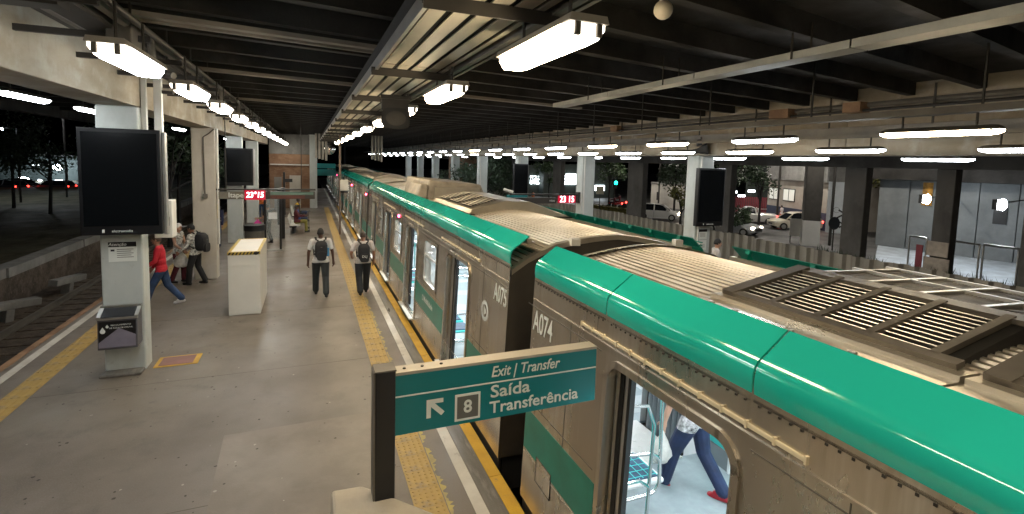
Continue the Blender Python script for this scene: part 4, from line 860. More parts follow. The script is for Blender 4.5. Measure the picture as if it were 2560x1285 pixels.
# call pole at the platform edge
q = onx(850, 470, 1.35)
t = thing('intercom_pole', 'rusty hanging pole with a white intercom box by the train', 'pole', (q.x, q.y, 0))
MB().tube([(0, 0, 0), (0, 0, 4.9)], .045, 8).build('pole', M('pole_brown', (.16, .11, .08), .6), t); MB().box(.0, .36, -.12, .1, 2.05, 2.55).build('box', 'white_board', t, bevel=.03); MB().box(.02, .34, -.11, .09, 1.95, 2.05).build('speaker_grille', 'black', t)
# map totems, bin, bench
t = thing('map_totem', 'glass map totem with black posts behind the white box', 'totem', (-1.15, 20.6, 0))
MB().box(-1.55, -1.48, 20.55, 20.65, 0, 2.35).box(-1.02, -.95, 20.5, 20.6, 0, 2.35).build('post', 'black', t, world=True); MB().box(-1.47, -1.03, 20.57, 20.6, .45, 2.25).build('map_panel', 'clear_glass', t, world=True); MB().box(-1.40, -1.1, 20.56, 20.57, 1.2, 1.45).build('map_print', 'int_white', t, world=True); MB().box(-1.6, -.9, 20.4, 20.7, 0, .05).build('foot', 'alu', t, world=True)
t = thing('litter_bin', 'round grey litter bin with a black rim behind the white box', 'bin', (-1.85, 20.4, 0))
MB().tube([(0, 0, 0), (0, 0, .82)], .33, 18).build('drum', 'mid_metal', t, smooth=True); MB().tube([(0, 0, .82), (0, 0, 1.02)], .36, 18).build('rim', 'black', t, smooth=True)
t = thing('map_totem', 'black framed info panel beside the benches', 'totem', (-1.0, 23.6, 0)); MB().box(-1.12, -.96, 23.5, 23.7, 0, 2.2).build('post', 'black', t, world=True); MB().box(-1.25, -1.12, 23.55, 25.2, .6, 2.1).build('panel', 'black_rough', t, world=True)
def bench(x, y, label):
    t = thing('bench', label, 'bench', (x, y, 0))
    MB().box(-.2, .1, -1.2, 1.2, .30, .36).box(-.1, .0, -1.0, -.9, 0, .3).box(-.1, 0, .9, 1.0, 0, .3).build('frame', 'black', t)
    for k in range(4):
        yy = -.9+.6*k
        s_ = MB().loft([[(a, yy+sy, z) for a, z in ((.27, .43), (.25, .40), (-.16, .38), (-.26, .75), (-.29, .74), (-.19, .36), (.25, .36))] for sy in (-.24, .24)]).build('seat', 'white_plastic', t, bevel=.02)
    return t
bench(-.62, 26.0, 'row of white moulded seats facing the train'); bench(-.62, 30.2, 'farther row of white moulded seats near the brick wall')
t = thing('noticeboard', 'tall grey information board in front of the brick wall', 'board', (-1.6, 33, 0)); MB().box(-1.9, -1.5, 32.9, 33.0, .2, 2.3).build('board', 'concrete_grey', t, world=True); MB().box(-1.42, -1.3, 32.9, 33.1, 0, 2.6).build('post', 'black', t, world=True); MB().box(-1.3, -.9, 32.9, 32.98, 2.0, 2.2).build('arm', 'black', t, world=True)
# far hanging sign
t = thing('hanging_sign', 'turquoise hanging sign over the far end of the platform', 'sign', (1.2, 42, 2.6)); MB().box(.35, 2.0, 41.9, 42.05, 2.1, 2.6).build('panel', 'int_teal', t, world=True); MB().box(.35, 2.0, 41.9, 42.05, 2.68, 3.05).build('panel', 'int_teal', t, world=True)
# bullet camera beyond train
q = onx(1272, 478, 8.5); t = thing('bullet_camera', 'white bullet camera in front of the dark screen beyond the train', 'camera', q); MB().tube([(-.22, .1, .08), (.16, -.12, -.04)], .07, 10).build('body', 'white_plastic', t, smooth=True); MB().tube([(0, 0, 0), (0, .1, -1.0), (0, .1, -q.z)], .02, 6).build('stem', 'mid_metal', t)
# bundles of vertical pipes at far end
for (px, x, wd) in ((803, 1.0, .5), (942, 4.6, .5)):
    q = ony(px, 400, 34.5); t = thing('pipe_bundle', 'bundle of pale vertical pipes hanging at the far end of the roof' if px < 900 else 'bundle of pale vertical pipes hanging over the far train cars', 'pipes', (q.x, 34.5, 3.2))
    for k in range(4): MB().tube([(-.3+.2*k, 0, 2.05), (-.3+.2*k, 0, .3-.05*k)], .07, 8).build('pipe', 'slat', t, smooth=True)
# convex mirror and lamp at the far end
q = ony(823, 372, 36); t = thing('convex_mirror', 'round convex mirror hanging at the far end of the platform', 'mirror', q); MB().ball((0, 0, 0), .4, .1, .4, n=16).build('mirror', 'chrome', t, smooth=True); MB().tube([(0, 0, .3), (0, 0, 1)], .03, 6).build('stem', 'dark_metal', t)
# ================================================================== PEOPLE
def V(*a): return Vector(a)
def person(label, loc, rz, h=1.74, skin='skin_mid', shirt='shirt_white', legs='trousers_dark', shoes='shoe_black', hair='hair', sleeve=.55, pose='walk', vox=.011, long_hair=False, cap=None, lean=0, step=.22, arms=None, coat=False, bulk=1.0, lw=1.15, group=None, sit_z=.44):
    S = h/1.74
    t = thing('person', label, 'person', loc, rz, group)
    bones = []   # (a, b, ra, rb, region)
    mb = MB()
    def cap_(a, b, ra, rb, reg, n=10):
        a = Vector(a); b = Vector(b); d = (b-a); Ln = d.length; d.normalize(); rings = []
        u = d.cross(V(0, 0, 1) if abs(d.z) < .9 else V(0, 1, 0)).normalized(); w = d.cross(u)
        for k in (-90, -60, -30, 0): an = R(k); rings.append((a+d*(ra*math.sin(an)), max(.002, ra*math.cos(an))))
        for k in (0, 30, 60, 90): an = R(k); rings.append((b+d*(rb*math.sin(an)), max(.002, rb*math.cos(an))))
        mb.loft([[c+u*(r*math.cos(2*math.pi*j/n))+w*(r*math.sin(2*math.pi*j/n)) for j in range(n)] for c, r in rings]); bones.append((a, b, max(ra, rb), reg))
    def ell(c, rx, ry, rz_, reg): mb.ball(c, rx, ry, rz_, n=14, k=10); bones.append((Vector(c), Vector(c)+V(0, 0, .001), (rx+ry+rz_)/3, reg))
    B = bulk; sit = pose == 'sit'
    pz = .93 if not sit else sit_z+.10
    off = V(0, lean*.25, 0)
    pel = V(0, 0, pz); wst = V(0, 0, pz+.16)+off*.4; cst = V(0, 0, pz+.36)+off*.9; nk = V(0, .0, pz+.545)+off*1.3; hd = V(0, .025, pz+.69)+off*1.6
    ell(pel+V(0, 0, .0), .165*B, .115*B, .12, 'legs'); cap_(pel+V(-.07, 0, .02), pel+V(.07, 0, .02), .105*B, .105*B, 'legs')
    ell(wst, .150*B, .108*B, .14, 'shirt'); ell(cst, .172*B, .115*B, .19, 'shirt'); cap_(wst-V(0, 0, .10), cst, .11*B, .115*B, 'shirt')
    shz = nk.z-.055; shl = V(-.185*B, nk.y-.01, shz); shr = V(.185*B, nk.y-.01, shz)
    cap_(shl*.8+V(0, nk.y*.2, shz*.2), shr*.8+V(0, nk.y*.2, shz*.2), .068, .068, 'shirt')
    cap_(nk-V(0, 0, .03), hd-V(0, 0, .05), .052, .05, 'skin')
    ell(hd, .073, .092, .115, 'skin'); ell(hd+V(0, .03, -.06), .052, .058, .055, 'skin'); ell(hd+V(0, .098, -.015), .012, .018, .022, 'skin')
    for s_ in (-1, 1): ell(hd+V(.075*s_, 0, -.005), .012, .022, .032, 'skin')
    # legs
    for s_, fs in ((-1, step), (1, -step)):
        hip = pel+V(.092*s_*B, 0, -.02)
        if sit: kn = hip+V(.03*s_, .44, .02); an = V(kn.x, kn.y+.02, .09)
        else:
            kn = hip+V(.01*s_, fs*.62+.05, -.41); an = V(kn.x-.005*s_, fs*1.25-(.07 if fs < 0 else -.02), .085+(.05 if fs < -.1 else 0))
        cap_(hip, kn, .088*B*lw, .066*B*lw, 'legs'); cap_(kn, an+V(0, 0, .03), .065*B*lw, .060*B*lw if legs != 'bare' else .04, 'legs')
        hl = an+V(0, -.045, -.05); toe = an+V(0, .14, -.055 if fs >= -.1 else -.085)
        cap_(hl, toe, .040, .034, 'shoes'); cap_(an+V(0, 0, -.02), an+V(0, .07, -.045), .045, .042, 'shoes')
    # arms
    for s_, sh in ((-1, shl), (1, shr)):
        a = (arms or {}).get(s_) or ((.10, -.12*s_ if not sit else .2, -1), (.05, .12-.14*s_, -1))
        d1 = V(a[0][0]*s_, a[0][1], a[0][2]).normalized(); d2_ = V(a[1][0]*s_, a[1][1], a[1][2]).normalized()
        el = sh+d1*.285; wr = el+d2_*.25
        m_ = sh.lerp(el, sleeve) if sleeve < 1 else el
        if sleeve < 1: cap_(sh, m_, .064*B, .062*B, 'shirt'); cap_(m_, el, .046, .040, 'skin'); cap_(el, wr, .042, .029, 'skin')
        else: cap_(sh, el, .060*B, .05*B, 'shirt'); cap_(el, wr-d2_*.02, .05*B, .04, 'shirt')
        # hand: palm, four fingers, thumb
        side = V(s_, 0, 0); side = (side-d2_*side.dot(d2_)).normalized(); fw = d2_.cross(side).normalized()
        if fw.y < 0: fw = -fw
        pe = wr+d2_*.085; cap_(wr, pe, .030, .034, 'skin'); cap_(wr+fw*.022+d2_*.03, pe+fw*.024, .018, .016, 'skin'); cap_(wr-fw*.022+d2_*.03, pe-fw*.026, .018, .016, 'skin')
        for k, (ln, o_) in enumerate(((.068, .034), (.078, .012), (.074, -.011), (.058, -.033))):
            p0 = pe+fw*o_; p1 = p0+d2_*(ln*.55)-side*.008; p2 = p1+d2_*(ln*.42)-side*.028
            cap_(p0, p1, .0105, .010, 'skin', 7); cap_(p1, p2, .010, .009, 'skin', 7)
        q0 = wr+d2_*.03+fw*.03; q1 = q0+d2_*.035+fw*.032-side*.006; cap_(q0, q1, .014, .012, 'skin', 7); cap_(q1, q1+d2_*.035+fw*.004-side*.01, .012, .010, 'skin', 7)
        (t.__setitem__('wr%d' % s_, [wr.x*S, wr.y*S, wr.z*S]))
    me = mb.mesh('body_src', 'skin_mid'); ob = bpy.data.objects.new('src', me); COL.objects.link(ob)
    md = ob.modifiers.new('r', 'REMESH'); md.mode = 'VOXEL'; md.voxel_size = vox; md.use_smooth_shade = True
    m2 = ob.modifiers.new('s', 'SMOOTH'); m2.factor = .5; m2.iterations = 3
    bpy.context.view_layer.update(); ev = bpy.data.meshes.new_from_object(ob.evaluated_get(bpy.context.evaluated_depsgraph_get())); bpy.data.objects.remove(ob)
    ev.materials.clear(); regs = {'skin': 0, 'shirt': 1, 'legs': 2, 'shoes': 3}
    for k in (skin, shirt, legs, shoes): ev.materials.append(MAT[k])
    n = len(ev.polygons); cen = np.empty(n*3); ev.polygons.foreach_get('center', cen); cen = cen.reshape(-1, 3)
    best = np.full(n, 1e9); reg = np.zeros(n, int)
    for a, b, r_, g in bones:
        a_ = np.array(a); ab = np.array(b)-a_; tt = np.clip(((cen-a_)@ab)/(ab@ab+1e-12), 0, 1); dd = np.linalg.norm(cen-a_-tt[:, None]*ab, axis=1)-r_
        mk = dd < best; best[mk] = dd[mk]; reg[mk] = regs[g]
    # clean garment edges: hem of the shirt and neckline
    torso = (np.abs(cen[:, 0]) < .26*B) & (cen[:, 2] > pz-.07) & (cen[:, 2] < pz+.25) & (np.abs(cen[:, 1]) < .2); reg[torso & (reg == 2) & (cen[:, 2] > pz-.05 - (.12 if coat else 0))] = 1
    if coat: reg[(reg == 2) & (cen[:, 2] > pz-.12)] = 1
    ev.polygons.foreach_set('material_index', reg); ev.polygons.foreach_set('use_smooth', np.ones(n, bool))
    if S != 1: ev.transform(Matrix.Scale(S, 4))
    ev.name = 'body'; link('body', ev, t)
    # hair: shell over the upper and back of the head
    hb = MB(); rg = []
    hd_ = hd*S; rx, ry, rz2 = .081*S, .100*S, .122*S
    for a in range(10):
        th = R(4+a*11.5); row = []
        for j in range(20):
            ph = 2*math.pi*j/20; front = max(0, math.sin(ph)); tl_ = th*(1-.38*front**1.2) if not long_hair else th*(1-.40*front**1.2)
            k_ = 1+.02*math.sin(7*ph+a)
            row.append((hd_.x+rx*k_*math.sin(tl_)*math.cos(ph), hd_.y-.004+ry*k_*math.sin(tl_)*math.sin(ph), hd_.z+.004+rz2*math.cos(tl_)))
        rg.append(row)
    hb.loft(rg, cap=False); hb.f.append(tuple(range(20))); hb.m.append(0)
    hr = hb.build('hair', cap or hair, t, smooth=True)
    if long_hair:
        MB().loft([[(hd_.x+rx*.95*s_*math.cos(a), hd_.y-.05+.055*s_*math.sin(a), z) for a in [2*math.pi*k/12 for k in range(12)]] for z, s_ in ((hd_.z+.05, .8), (hd_.z-.06, 1.05), (hd_.z-.17, 1.0), (hd_.z-.26, .6))]).build('hair', hair, t, smooth=True)
    if cap: MB().loft([[(hd_.x+.06*math.cos(a)*s_, hd_.y+.07+.075*(1+math.sin(a)*s_), hd_.z+.045-.01*s_) for a in [2*math.pi*k/10 for k in range(10)]] for s_ in (1, .98)]).build('cap_peak', cap, t)
    ey = MB()
    for s_ in (-1, 1): ey.ball((hd_.x+.03*s_*S, hd_.y+.083*S, hd_.z+.008*S), .009, .006, .006, n=8, k=6)
    ey.build('eyes', 'hair', t); MB().box(hd_.x-.022*S, hd_.x+.022*S, hd_.y+.086*S, hd_.y+.0905*S, hd_.z-.06*S, hd_.z-.053*S).build('mouth', 'maroon', t)
    t['chest'] = [cst.x*S, cst.y*S, cst.z*S]
    return t
def backpack(p, label, w=.30, h=.46, d=.17, mat='pack_black', side=None, mark=None):
    c = Vector(p['chest']); t = thing('backpack', label, 'backpack', p.location, p.rotation_euler.z)
    y0 = c.y-.105; z0 = c.z-.30
    def sh(s_, y, e): return [(c.x+(w/2*s_)*math.copysign(abs(math.cos(a))**.6, math.cos(a)), y, z0+h/2+h/2*s_*math.copysign(abs(math.sin(a))**.6, math.sin(a))-(.02 if e else 0)) for a in [2*math.pi*k/20 for k in range(20)]]
    MB().loft([sh(.9, y0, 0), sh(1, y0-.04, 0), sh(1, y0-d*.6, 0), sh(.86, y0-d*.9, 1), sh(.6, y0-d, 1)]).build('sack', mat, t, smooth=True)
    MB().loft([[(x*.8, y, z-.05) for x, y, z in [((vx-c.x)*.95+c.x, y1, (vz-z0)*.5+z0+.02) for vx, vy, vz in sh(1, 0, 0)]] for y1 in (y0-d*.8, y0-d-.025)]).build('front_pocket', mat, t, smooth=True)
    for s_ in (-1, 1):
        MB().loft([[(c.x+s_*x+dx, y, z) for dx, y, z in ((-.024, yy, zz), (.024, yy, zz), (.024, yy-.014, zz+.01), (-.024, yy-.014, zz+.01))] for x, yy, zz in ((.05, y0-.01, z0+h-.06), (.085, y0-.02, z0+h+.01), (.115, c.y-.075, c.z+.17), (.125, c.y-.01, c.z+.232), (.125, c.y+.09, c.z+.19), (.13, c.y+.135, c.z+.05), (.15, c.y+.09, c.z-.12), (.16, y0+.02, z0+.08))]).build('strap', mat, t)
    if side: MB().tube([(c.x+w/2+.01, y0-.06, z0+.06), (c.x+w/2+.01, y0-.06, z0+.27)], .035, 10).build('bottle', side, t, smooth=True)
    if mark: text(mark, .09, 'sign_white', t, frame((c.x, y0-d-.03, z0+.12), (1, 0, 0), (0, 0, 1)), width=.12)
    else: MB().box(c.x-.02, c.x+.02, y0-d-.004, y0-d+.03, z0+.30, z0+.315).build('tab', 'mid_metal', t)
    return t
def sack(loc, r, h, label, mat='bag_white', name='plastic_bag', cat='bag', n=16):
    t = thing(name, label, cat, loc); rr = random.Random(int(loc[0]*97)); rings = []
    for z, s_ in ((0, .12), (-.06*h/.4, .22), (-.14*h/.4, .6), (-.24*h/.4, .95), (-.33*h/.4, 1), (-h*.95, .75), (-h, .4)): rings.append([(r*s_*math.cos(a)*(1+.10*math.sin(5*a+z*30)), r*.62*s_*math.sin(a)*(1+.10*math.cos(4*a+z*20)), z+rr.uniform(-.008, .008)) for a in [2*math.pi*k/n for k in range(n)]])
    MB().loft(rings).build('sack', mat, t, smooth=True)
    MB().tube([(-.012, 0, -.01), (-.02, 0, .05), (0, 0, .09), (.02, 0, .05), (.012, 0, -.01)], .006, 6).build('handle', mat, t); return t
def wrist(p, s_): b = Vector(p['wr%d' % s_]); return p.location+Euler(p.rotation_euler).to_matrix() @ b
m1 = person('man in a white shirt with a dark backpack walking clear of the yellow strip', (.28, 13.5, 0), R(3), 1.77, 'skin_dark', 'shirt_white', 'trousers_green', sleeve=.62, lw=1.22, step=.19, bulk=1.06, arms={-1: ((.32, -.10, -1), (.06, .10, -1)), 1: ((.30, -.05, -1), (.10, .12, -1))}, vox=.0095)
backpack(m1, 'dark backpack with a blue bottle on the taller man', side='pack_blue')
m2 = person('shorter man in an off white shirt with a backpack stepping onto the yellow strip', (1.32, 13.4, 0), R(2), 1.67, 'skin_mid', 'shirt_offwhite', 'trousers_dark', hair='hair_brown', sleeve=.62, step=-.16, bulk=1.12, lw=1.25, arms={-1: ((.45, -.25, -1), (-.15, .75, -.45)), 1: ((.28, -.02, -1), (.02, .30, -1))}, vox=.0095)
backpack(m2, 'black backpack with a pale mark on the shorter man', mark='DLJ', h=.44)
w1 = person('woman in a dark cap and patterned jacket leaning at the beige column', (-2.88, 15.72, 0), R(75), 1.66, 'skin_mid', 'pattern_white', 'black_cloth', cap='black_cloth', sleeve=1.0, step=.10, arms={-1: ((.12, .25, -1), (.0, .75, -.7)), 1: ((.12, .3, -1), (-.05, .8, -.6))}, bulk=1.08, lean=.2)
bp = backpack(w1, 'bulky black backpack on the woman in the patterned jacket', w=.36, h=.5, d=.24)
b_ = wrist(w1, 1); sack((b_.x-.12, b_.y-.1, b_.z-.02), .19, .48, 'bulging white plastic bag held by the woman in the patterned jacket')
person('woman in a white cap and sleeveless top facing the woman in the jacket', (-3.35, 16.05, 0), R(-110), 1.66, 'skin_light', 'pattern_white', 'maroon', cap='shirt_white', sleeve=.12, step=.05, arms={-1: ((.1, .3, -1), (.1, .8, -.3)), 1: ((.1, .2, -1), (0, .7, -.5))})
rp_ = onz(408, 768, 0)
person('person in a red hoodie and blue jeans walking behind the grey column', (rp_.x-.02, rp_.y+.05, 0), R(95), 1.70, 'skin_mid', 'shirt_red', 'jeans', 'shoe_white', hair='hair_brown', sleeve=1.0, step=.24, bulk=1.06, arms={-1: ((.1, .2, -1), (0, .7, -.5)), 1: ((.12, .1, -1), (0, .5, -.8))}, lean=.15)
q = onz(552, 618, 0); person('person in dark blue standing behind the beige column', (q.x-.12, q.y, 0), R(170), 1.72, 'skin_mid', 'navy', 'jeans_dark', sleeve=1.0, step=.05, vox=.014)
q = onz(655, 548, 0); person('person in an orange top and pale jeans far along the platform', (q.x, q.y, 0), R(10), 1.70, 'skin_mid', 'orange_cloth', 'jeans', sleeve=.5, step=.12, vox=.016)
q = onz(646, 585, 0); pk = person('person half hidden by the map totem holding a pink bag', (-1.55, 22.4, 0), R(60), 1.62, 'skin_light', 'black_cloth', 'black_cloth', sleeve=.5, step=.03, vox=.015, arms={-1: ((.1, .3, -1), (.1, 1, -.2)), 1: ((.1, .2, -1), (0, .7, -.5))})
q = wrist(pk, -1); sack((q.x, q.y, q.z-.02), .16, .30, 'bright pink bag held beside the map totem', 'pink_bag', 'hand_bag')
s1 = person('seated person in a maroon top and olive trousers with crutches', (-.55, 25.4, 0), R(-90), 1.68, 'skin_dark', 'maroon', 'olive', sleeve=1.0, pose='sit', vox=.013, arms={-1: ((.2, .6, -.9), (.1, 1, .0)), 1: ((.2, .5, -.9), (.0, 1, .1))})
for k, dy in enumerate((.0, .14)):
    t = thing('crutch', 'dark crutch held by the seated person in maroon', 'crutch', (.02, 25.35+dy, 0), group='crutches of the seated person'); MB().tube([(0, 0, 0), (-.03, 0, 1.0)], .014, 6).build('shaft', 'dark_metal', t); MB().tube([(-.10, 0, .98), (.06, 0, 1.0)], .02, 6).build('grip', 'black', t)
person('seated person in blue and yellow behind the person in maroon', (-.55, 26.6, 0), R(-90), 1.66, 'skin_dark', 'blue_cloth', 'jeans_dark', sleeve=.5, pose='sit', vox=.016, cap='yellow_cloth')
person('seated person in black on the farther white seats', (-.55, 29.6, 0), R(-90), 1.66, 'skin_dark', 'black_cloth', 'jeans_dark', sleeve=.5, pose='sit', vox=.018)
fl_ = ZF-.02-(1.6)*math.sin(TH)
wt = person('woman in a pale patterned blouse and jeans walking inside the A074 car', (3.76, 3.90, fl_-.03), R(22), 1.62, 'skin_light', 'pattern_grey', 'jeans_dark', 'shoe_red', hair='hair_brown', sleeve=.45, step=.20, lean=.35, bulk=1.1, coat=True, arms={-1: ((.28, .18, -1), (.10, .22, -1)), 1: ((.2, -.2, -1), (.1, .1, -1))}, vox=.0095)
q = wrist(wt, -1); sack((q.x-.02, q.y, q.z-.09), .12, .36, 'white plastic bag carried by the woman in the A074 car')
# person on the platform beyond the train: only the head shows over the fairing
x_ = (CAMH-1.62)/(CAMH-onx(1792, 606, 1).z); q = onx(1792, 606, x_); person('person beyond the train whose head shows over the green fairing', (q.x, q.y, 0), R(-120), 1.72, 'skin_light', 'shirt_offwhite', 'jeans', vox=.015, step=.03)
# ================================================================== STREET BEYOND THE FENCE
ZS = -1.5
def carv(label, loc, rz, body=(.6, .6, .6), kind='hatch', lights='both', name='parked_car', sc=1.0, group=None):
    t = thing('car', label, 'car', loc, rz, group); t.scale = (sc, sc, sc)
    m = M('car_%d_%d_%d' % tuple(int(c*100) for c in body), body, .3, var=.03, coat=.6)
    Lh = 2.0
    # stations along x: (x, zlow, zbelt, halfwidth)
    st = [(-2.0, .35, .80, .70), (-1.9, .26, .92, .80), (-1.2, .22, .95, .85), (0, .20, .95, .86), (1.0, .22, .90, .85), (1.7, .26, .80, .80), (2.0, .34, .66, .66)]
    def sec(x, zl, zb, w): return [(x, -w*.93, zl), (x, -w, zl+.2), (x, -w*.99, zb-.08), (x, -w*.9, zb), (x, w*.9, zb), (x, w*.99, zb-.08), (x, w, zl+.2), (x, w*.93, zl)]
    MB().loft([sec(*s_) for s_ in st]).build('body', m, t, smooth=True)
    if kind == 'hatch': cb = [(-1.85, .90, .90, .74), (-1.55, .9, 1.36, .62), (-1.0, .92, 1.48, .60), (.1, .92, 1.47, .60), (.5, .92, 1.36, .62), (1.05, .88, .90, .72)]
    elif kind == 'sedan': cb = [(-1.35, .9, .92, .74), (-.85, .92, 1.36, .62), (-.4, .92, 1.44, .60), (.2, .92, 1.43, .60), (.5, .92, 1.34, .62), (1.05, .88, .90, .72)]
    else: cb = [(-.2, .9, .92, .76), (-.1, .92, 1.45, .64), (.2, .92, 1.52, .62), (.6, .92, 1.48, .62), (.8, .92, 1.38, .64), (1.25, .88, .92, .74)]
    gl = M('car_glass', (.01, .012, .014), .12, var=0)
    def cs(x, zb, zt, w): return [(x, -.80, zb), (x, -w, zt), (x, w, zt), (x, .80, zb)]
    MB().loft([cs(*s_) for s_ in cb]).build('cabin_glass', gl, t)
    rf = MB()
    top = [s_ for s_ in cb if s_[2] > 1.3]; rf.loft([[(x, -w*1.02, zt-.05), (x, -w*.98, zt+.015), (x, w*.98, zt+.015), (x, w*1.02, zt-.05)] for x, zb, zt, w in top])
    for i in (0, len(cb)-2):
        for s_ in (-1, 1): rf.tube([(cb[i][0], s_*(.80 if cb[i][2] < 1 else cb[i][3]), cb[i][2]), (cb[i+1][0], s_*(.80 if cb[i+1][2] < 1 else cb[i+1][3]), cb[i+1][2])], .045, 6)
    for s_ in (-1, 1): rf.tube([(-.35, s_*.82, .93), (-.35, s_*.62, 1.44)], .05, 6)
    rf.build('roof', m, t, smooth=True)
    for x in (-1.28, 1.28):
        for s_ in (-1, 1):
            w = MB().tube([(x, s_*.70, .31), (x, s_*.87, .31)], .31, 18).build('wheel', 'rubber', t, smooth=True); MB().tube([(x, s_*.86, .31), (x, s_*.885, .31)], .19, 14).build('rim', 'alu', w)
    for s_ in (-1, 1):
        MB().box(1.78, 1.97, s_*.62-.14, s_*.62+.14, .60, .74).build('headlight', 'head_light' if lights in ('head', 'both') else 'white_plastic', t, bevel=.03); MB().box(-2.0, -1.84, s_*.66-.12, s_*.66+.12, .66, .86).build('tail_light', 'tail_light' if lights in ('tail', 'both') else 'maroon', t, bevel=.03)
        MB().box(.75, .9, s_*.92-.1, s_*.92+.06, .95, 1.07).build('mirror', m, t, bevel=.02)
        MB().box(-.36, -.34, s_*.868-.004, s_*.868+.004, .3, .92).build('door_gap', 'black', t)
    MB().box(1.96, 2.01, -.35, .35, .42, .56).build('grille', 'black', t); MB().box(-2.02, -1.97, -.26, .26, .5, .62).build('number_plate', 'sign_white', t)
    return t
def mid(a, b): p, q = onz(*a, ZS), onz(*b, ZS); return (p+q)/2
WH = (.62, .61, .58); 
p = mid((1602, 545), (1690, 552)); carv('white hatchback with headlights on passing the white kiosk', p, math.atan2(-2.4, 2.5), WH, 'hatch', 'head')
p = mid((1778, 578), (1885, 590)); carv('silver car with headlights on behind the screen column', p, math.atan2(-3, .9), (.35, .36, .37), 'hatch', 'head')
p = mid((1838, 553), (1925, 561)); carv('white pickup with brake lights on beside the red fence', p, math.atan2(2.0, -2.2), WH, 'pickup', 'tail')
p = mid((1945, 570), (2025, 577)); carv('pale hatchback with red tail lights in front of the low building', p, math.atan2(1.2, -2.6), (.55, .5, .4), 'hatch', 'tail')
# left street traffic
for (px, py, d, rz, lt, lab) in ((60, 470, 62, .6, 'head', 'dark car with headlights on beyond the embankment'), (135, 470, 60, 2.9, 'tail', 'dark car with glowing tail lights beyond the embankment'), (20, 485, 58, 2.6, 'tail', 'dark car with dim tail lights at the street edge')):
    q = Vector((0, 0, CAMH))+ray(px, py)*d; q.z = max(q.z-.7, -1.6); carv(lab, q, rz, (.03, .03, .035), 'hatch', lt)
def lamp_post(px, py, d, mat, label, r=.25, zg=-1.4, arm=1.0, group=None):
    q = Vector((0, 0, CAMH))+ray(px, py)*d; t = thing('street_lamp', label, 'street lamp', (q.x, q.y, zg), group=group); h = q.z-zg
    MB().tube([(arm, 0, 0), (arm, 0, h+.1)], .08, 8).build('pole', 'dark_metal', t); MB().tube([(arm, 0, h+.1), (0, 0, h+.15)], .05, 6).build('arm', 'dark_metal', t); MB().ball((0, 0, 0), r, r, r*.7, n=10, k=6).build('lamp_head', mat, t).location = (0, 0, h); return t
lamp_post(145, 418, 70, 'street_lamp', 'lone white street lamp beyond the embankment', .6); lamp_post(48, 413, 90, 'street_lamp', 'white street lamp in a row beyond the embankment', .3, group='far street lamps'); lamp_post(72, 415, 92, 'street_lamp', 'white street lamp in a row beyond the embankment', .3, group='far street lamps')
lamp_post(2, 323, 40, 'street_lamp', 'high street lamp above the dark trees', .12); lamp_post(57, 455, 66, 'street_lamp', 'bright lamp behind the car with headlights', .9); lamp_post(100, 451, 66, 'street_glow', 'small greenish lamp beyond the embankment', .22)
q = Vector((0, 0, CAMH))+ray(90, 423)*70; t = thing('shop_front', 'dim green shop front with a lit strip beyond the embankment', 'building', (q.x, q.y+1.5, -1.4)); MB().box(-8, 9, 0, 4, 0, 4.0).build('wall', M('shop_dark', (.03, .04, .035), .8), t); MB().box(-1.0, .8, -.1, 0, 2.6, 2.8).build('lit_strip', 'shop_light', t); MB().box(-8.1, 9.1, -.2, 4, 4.0, 4.2).build('roof', 'concrete_dark', t)
# trees -------------------------------------------------------------------------------------------
leafm = {k: M('leaf_'+k, c, .6, var=.4, scale=1.5) for k, c in (('a', (.035, .075, .02)), ('b', (.03, .055, .025)), ('c', (.10, .10, .02)))}
def tree(label, loc, h, r, mat='a', n=900, seed=1, trunk=.12, group=None, name='tree', leaf=.14):
    rr = random.Random(seed); t = thing(name, label, 'tree', loc, group=group)
    tk = MB(); tk.tube([(0, 0, 0), (rr.uniform(-.1, .1), rr.uniform(-.1, .1), h*.35), (rr.uniform(-.2, .2), rr.uniform(-.2, .2), h*.7)], trunk, 8, r1=trunk*.5); cl = []
    for k in range(9):
        a = rr.uniform(0, 6.28); e = (math.cos(a)*r*rr.uniform(.3, .75), math.sin(a)*r*rr.uniform(.3, .75), h*rr.uniform(.55, .95)); tk.tube([(0, 0, h*rr.uniform(.35, .6)), (e[0]*.5, e[1]*.5, e[2]*.85), e], trunk*.4, 5, r1=trunk*.1); cl.append((e, r*rr.uniform(.28, .5)))
    tk.build('trunk', 'black_rough', t, smooth=True); cr_ = MB()
    for k in range(n):
        (c, cr0) = cl[rr.randrange(len(cl))]; d = Vector((rr.gauss(0, 1), rr.gauss(0, 1), rr.gauss(0, .8))).normalized()*cr0*rr.uniform(.4, 1.05); p = Vector(c)+d
        u = Vector((rr.gauss(0, 1), rr.gauss(0, 1), rr.gauss(0, 1))).normalized(); w = u.cross(Vector((rr.gauss(0, 1), rr.gauss(0, 1), rr.gauss(0, 1)))).normalized(); s_ = leaf*rr.uniform(.6, 1.3)
        cr_.quad(p-u*s_, p+w*s_*.45, p+u*s_, p-w*s_*.45)
    cr_.build('crown', leafm[mat], t); return t
def tz(px, d_, z=ZS): r_ = ray(px, 430); k = d_/math.hypot(r_.x, r_.y); return (r_.x*k, r_.y*k, z)
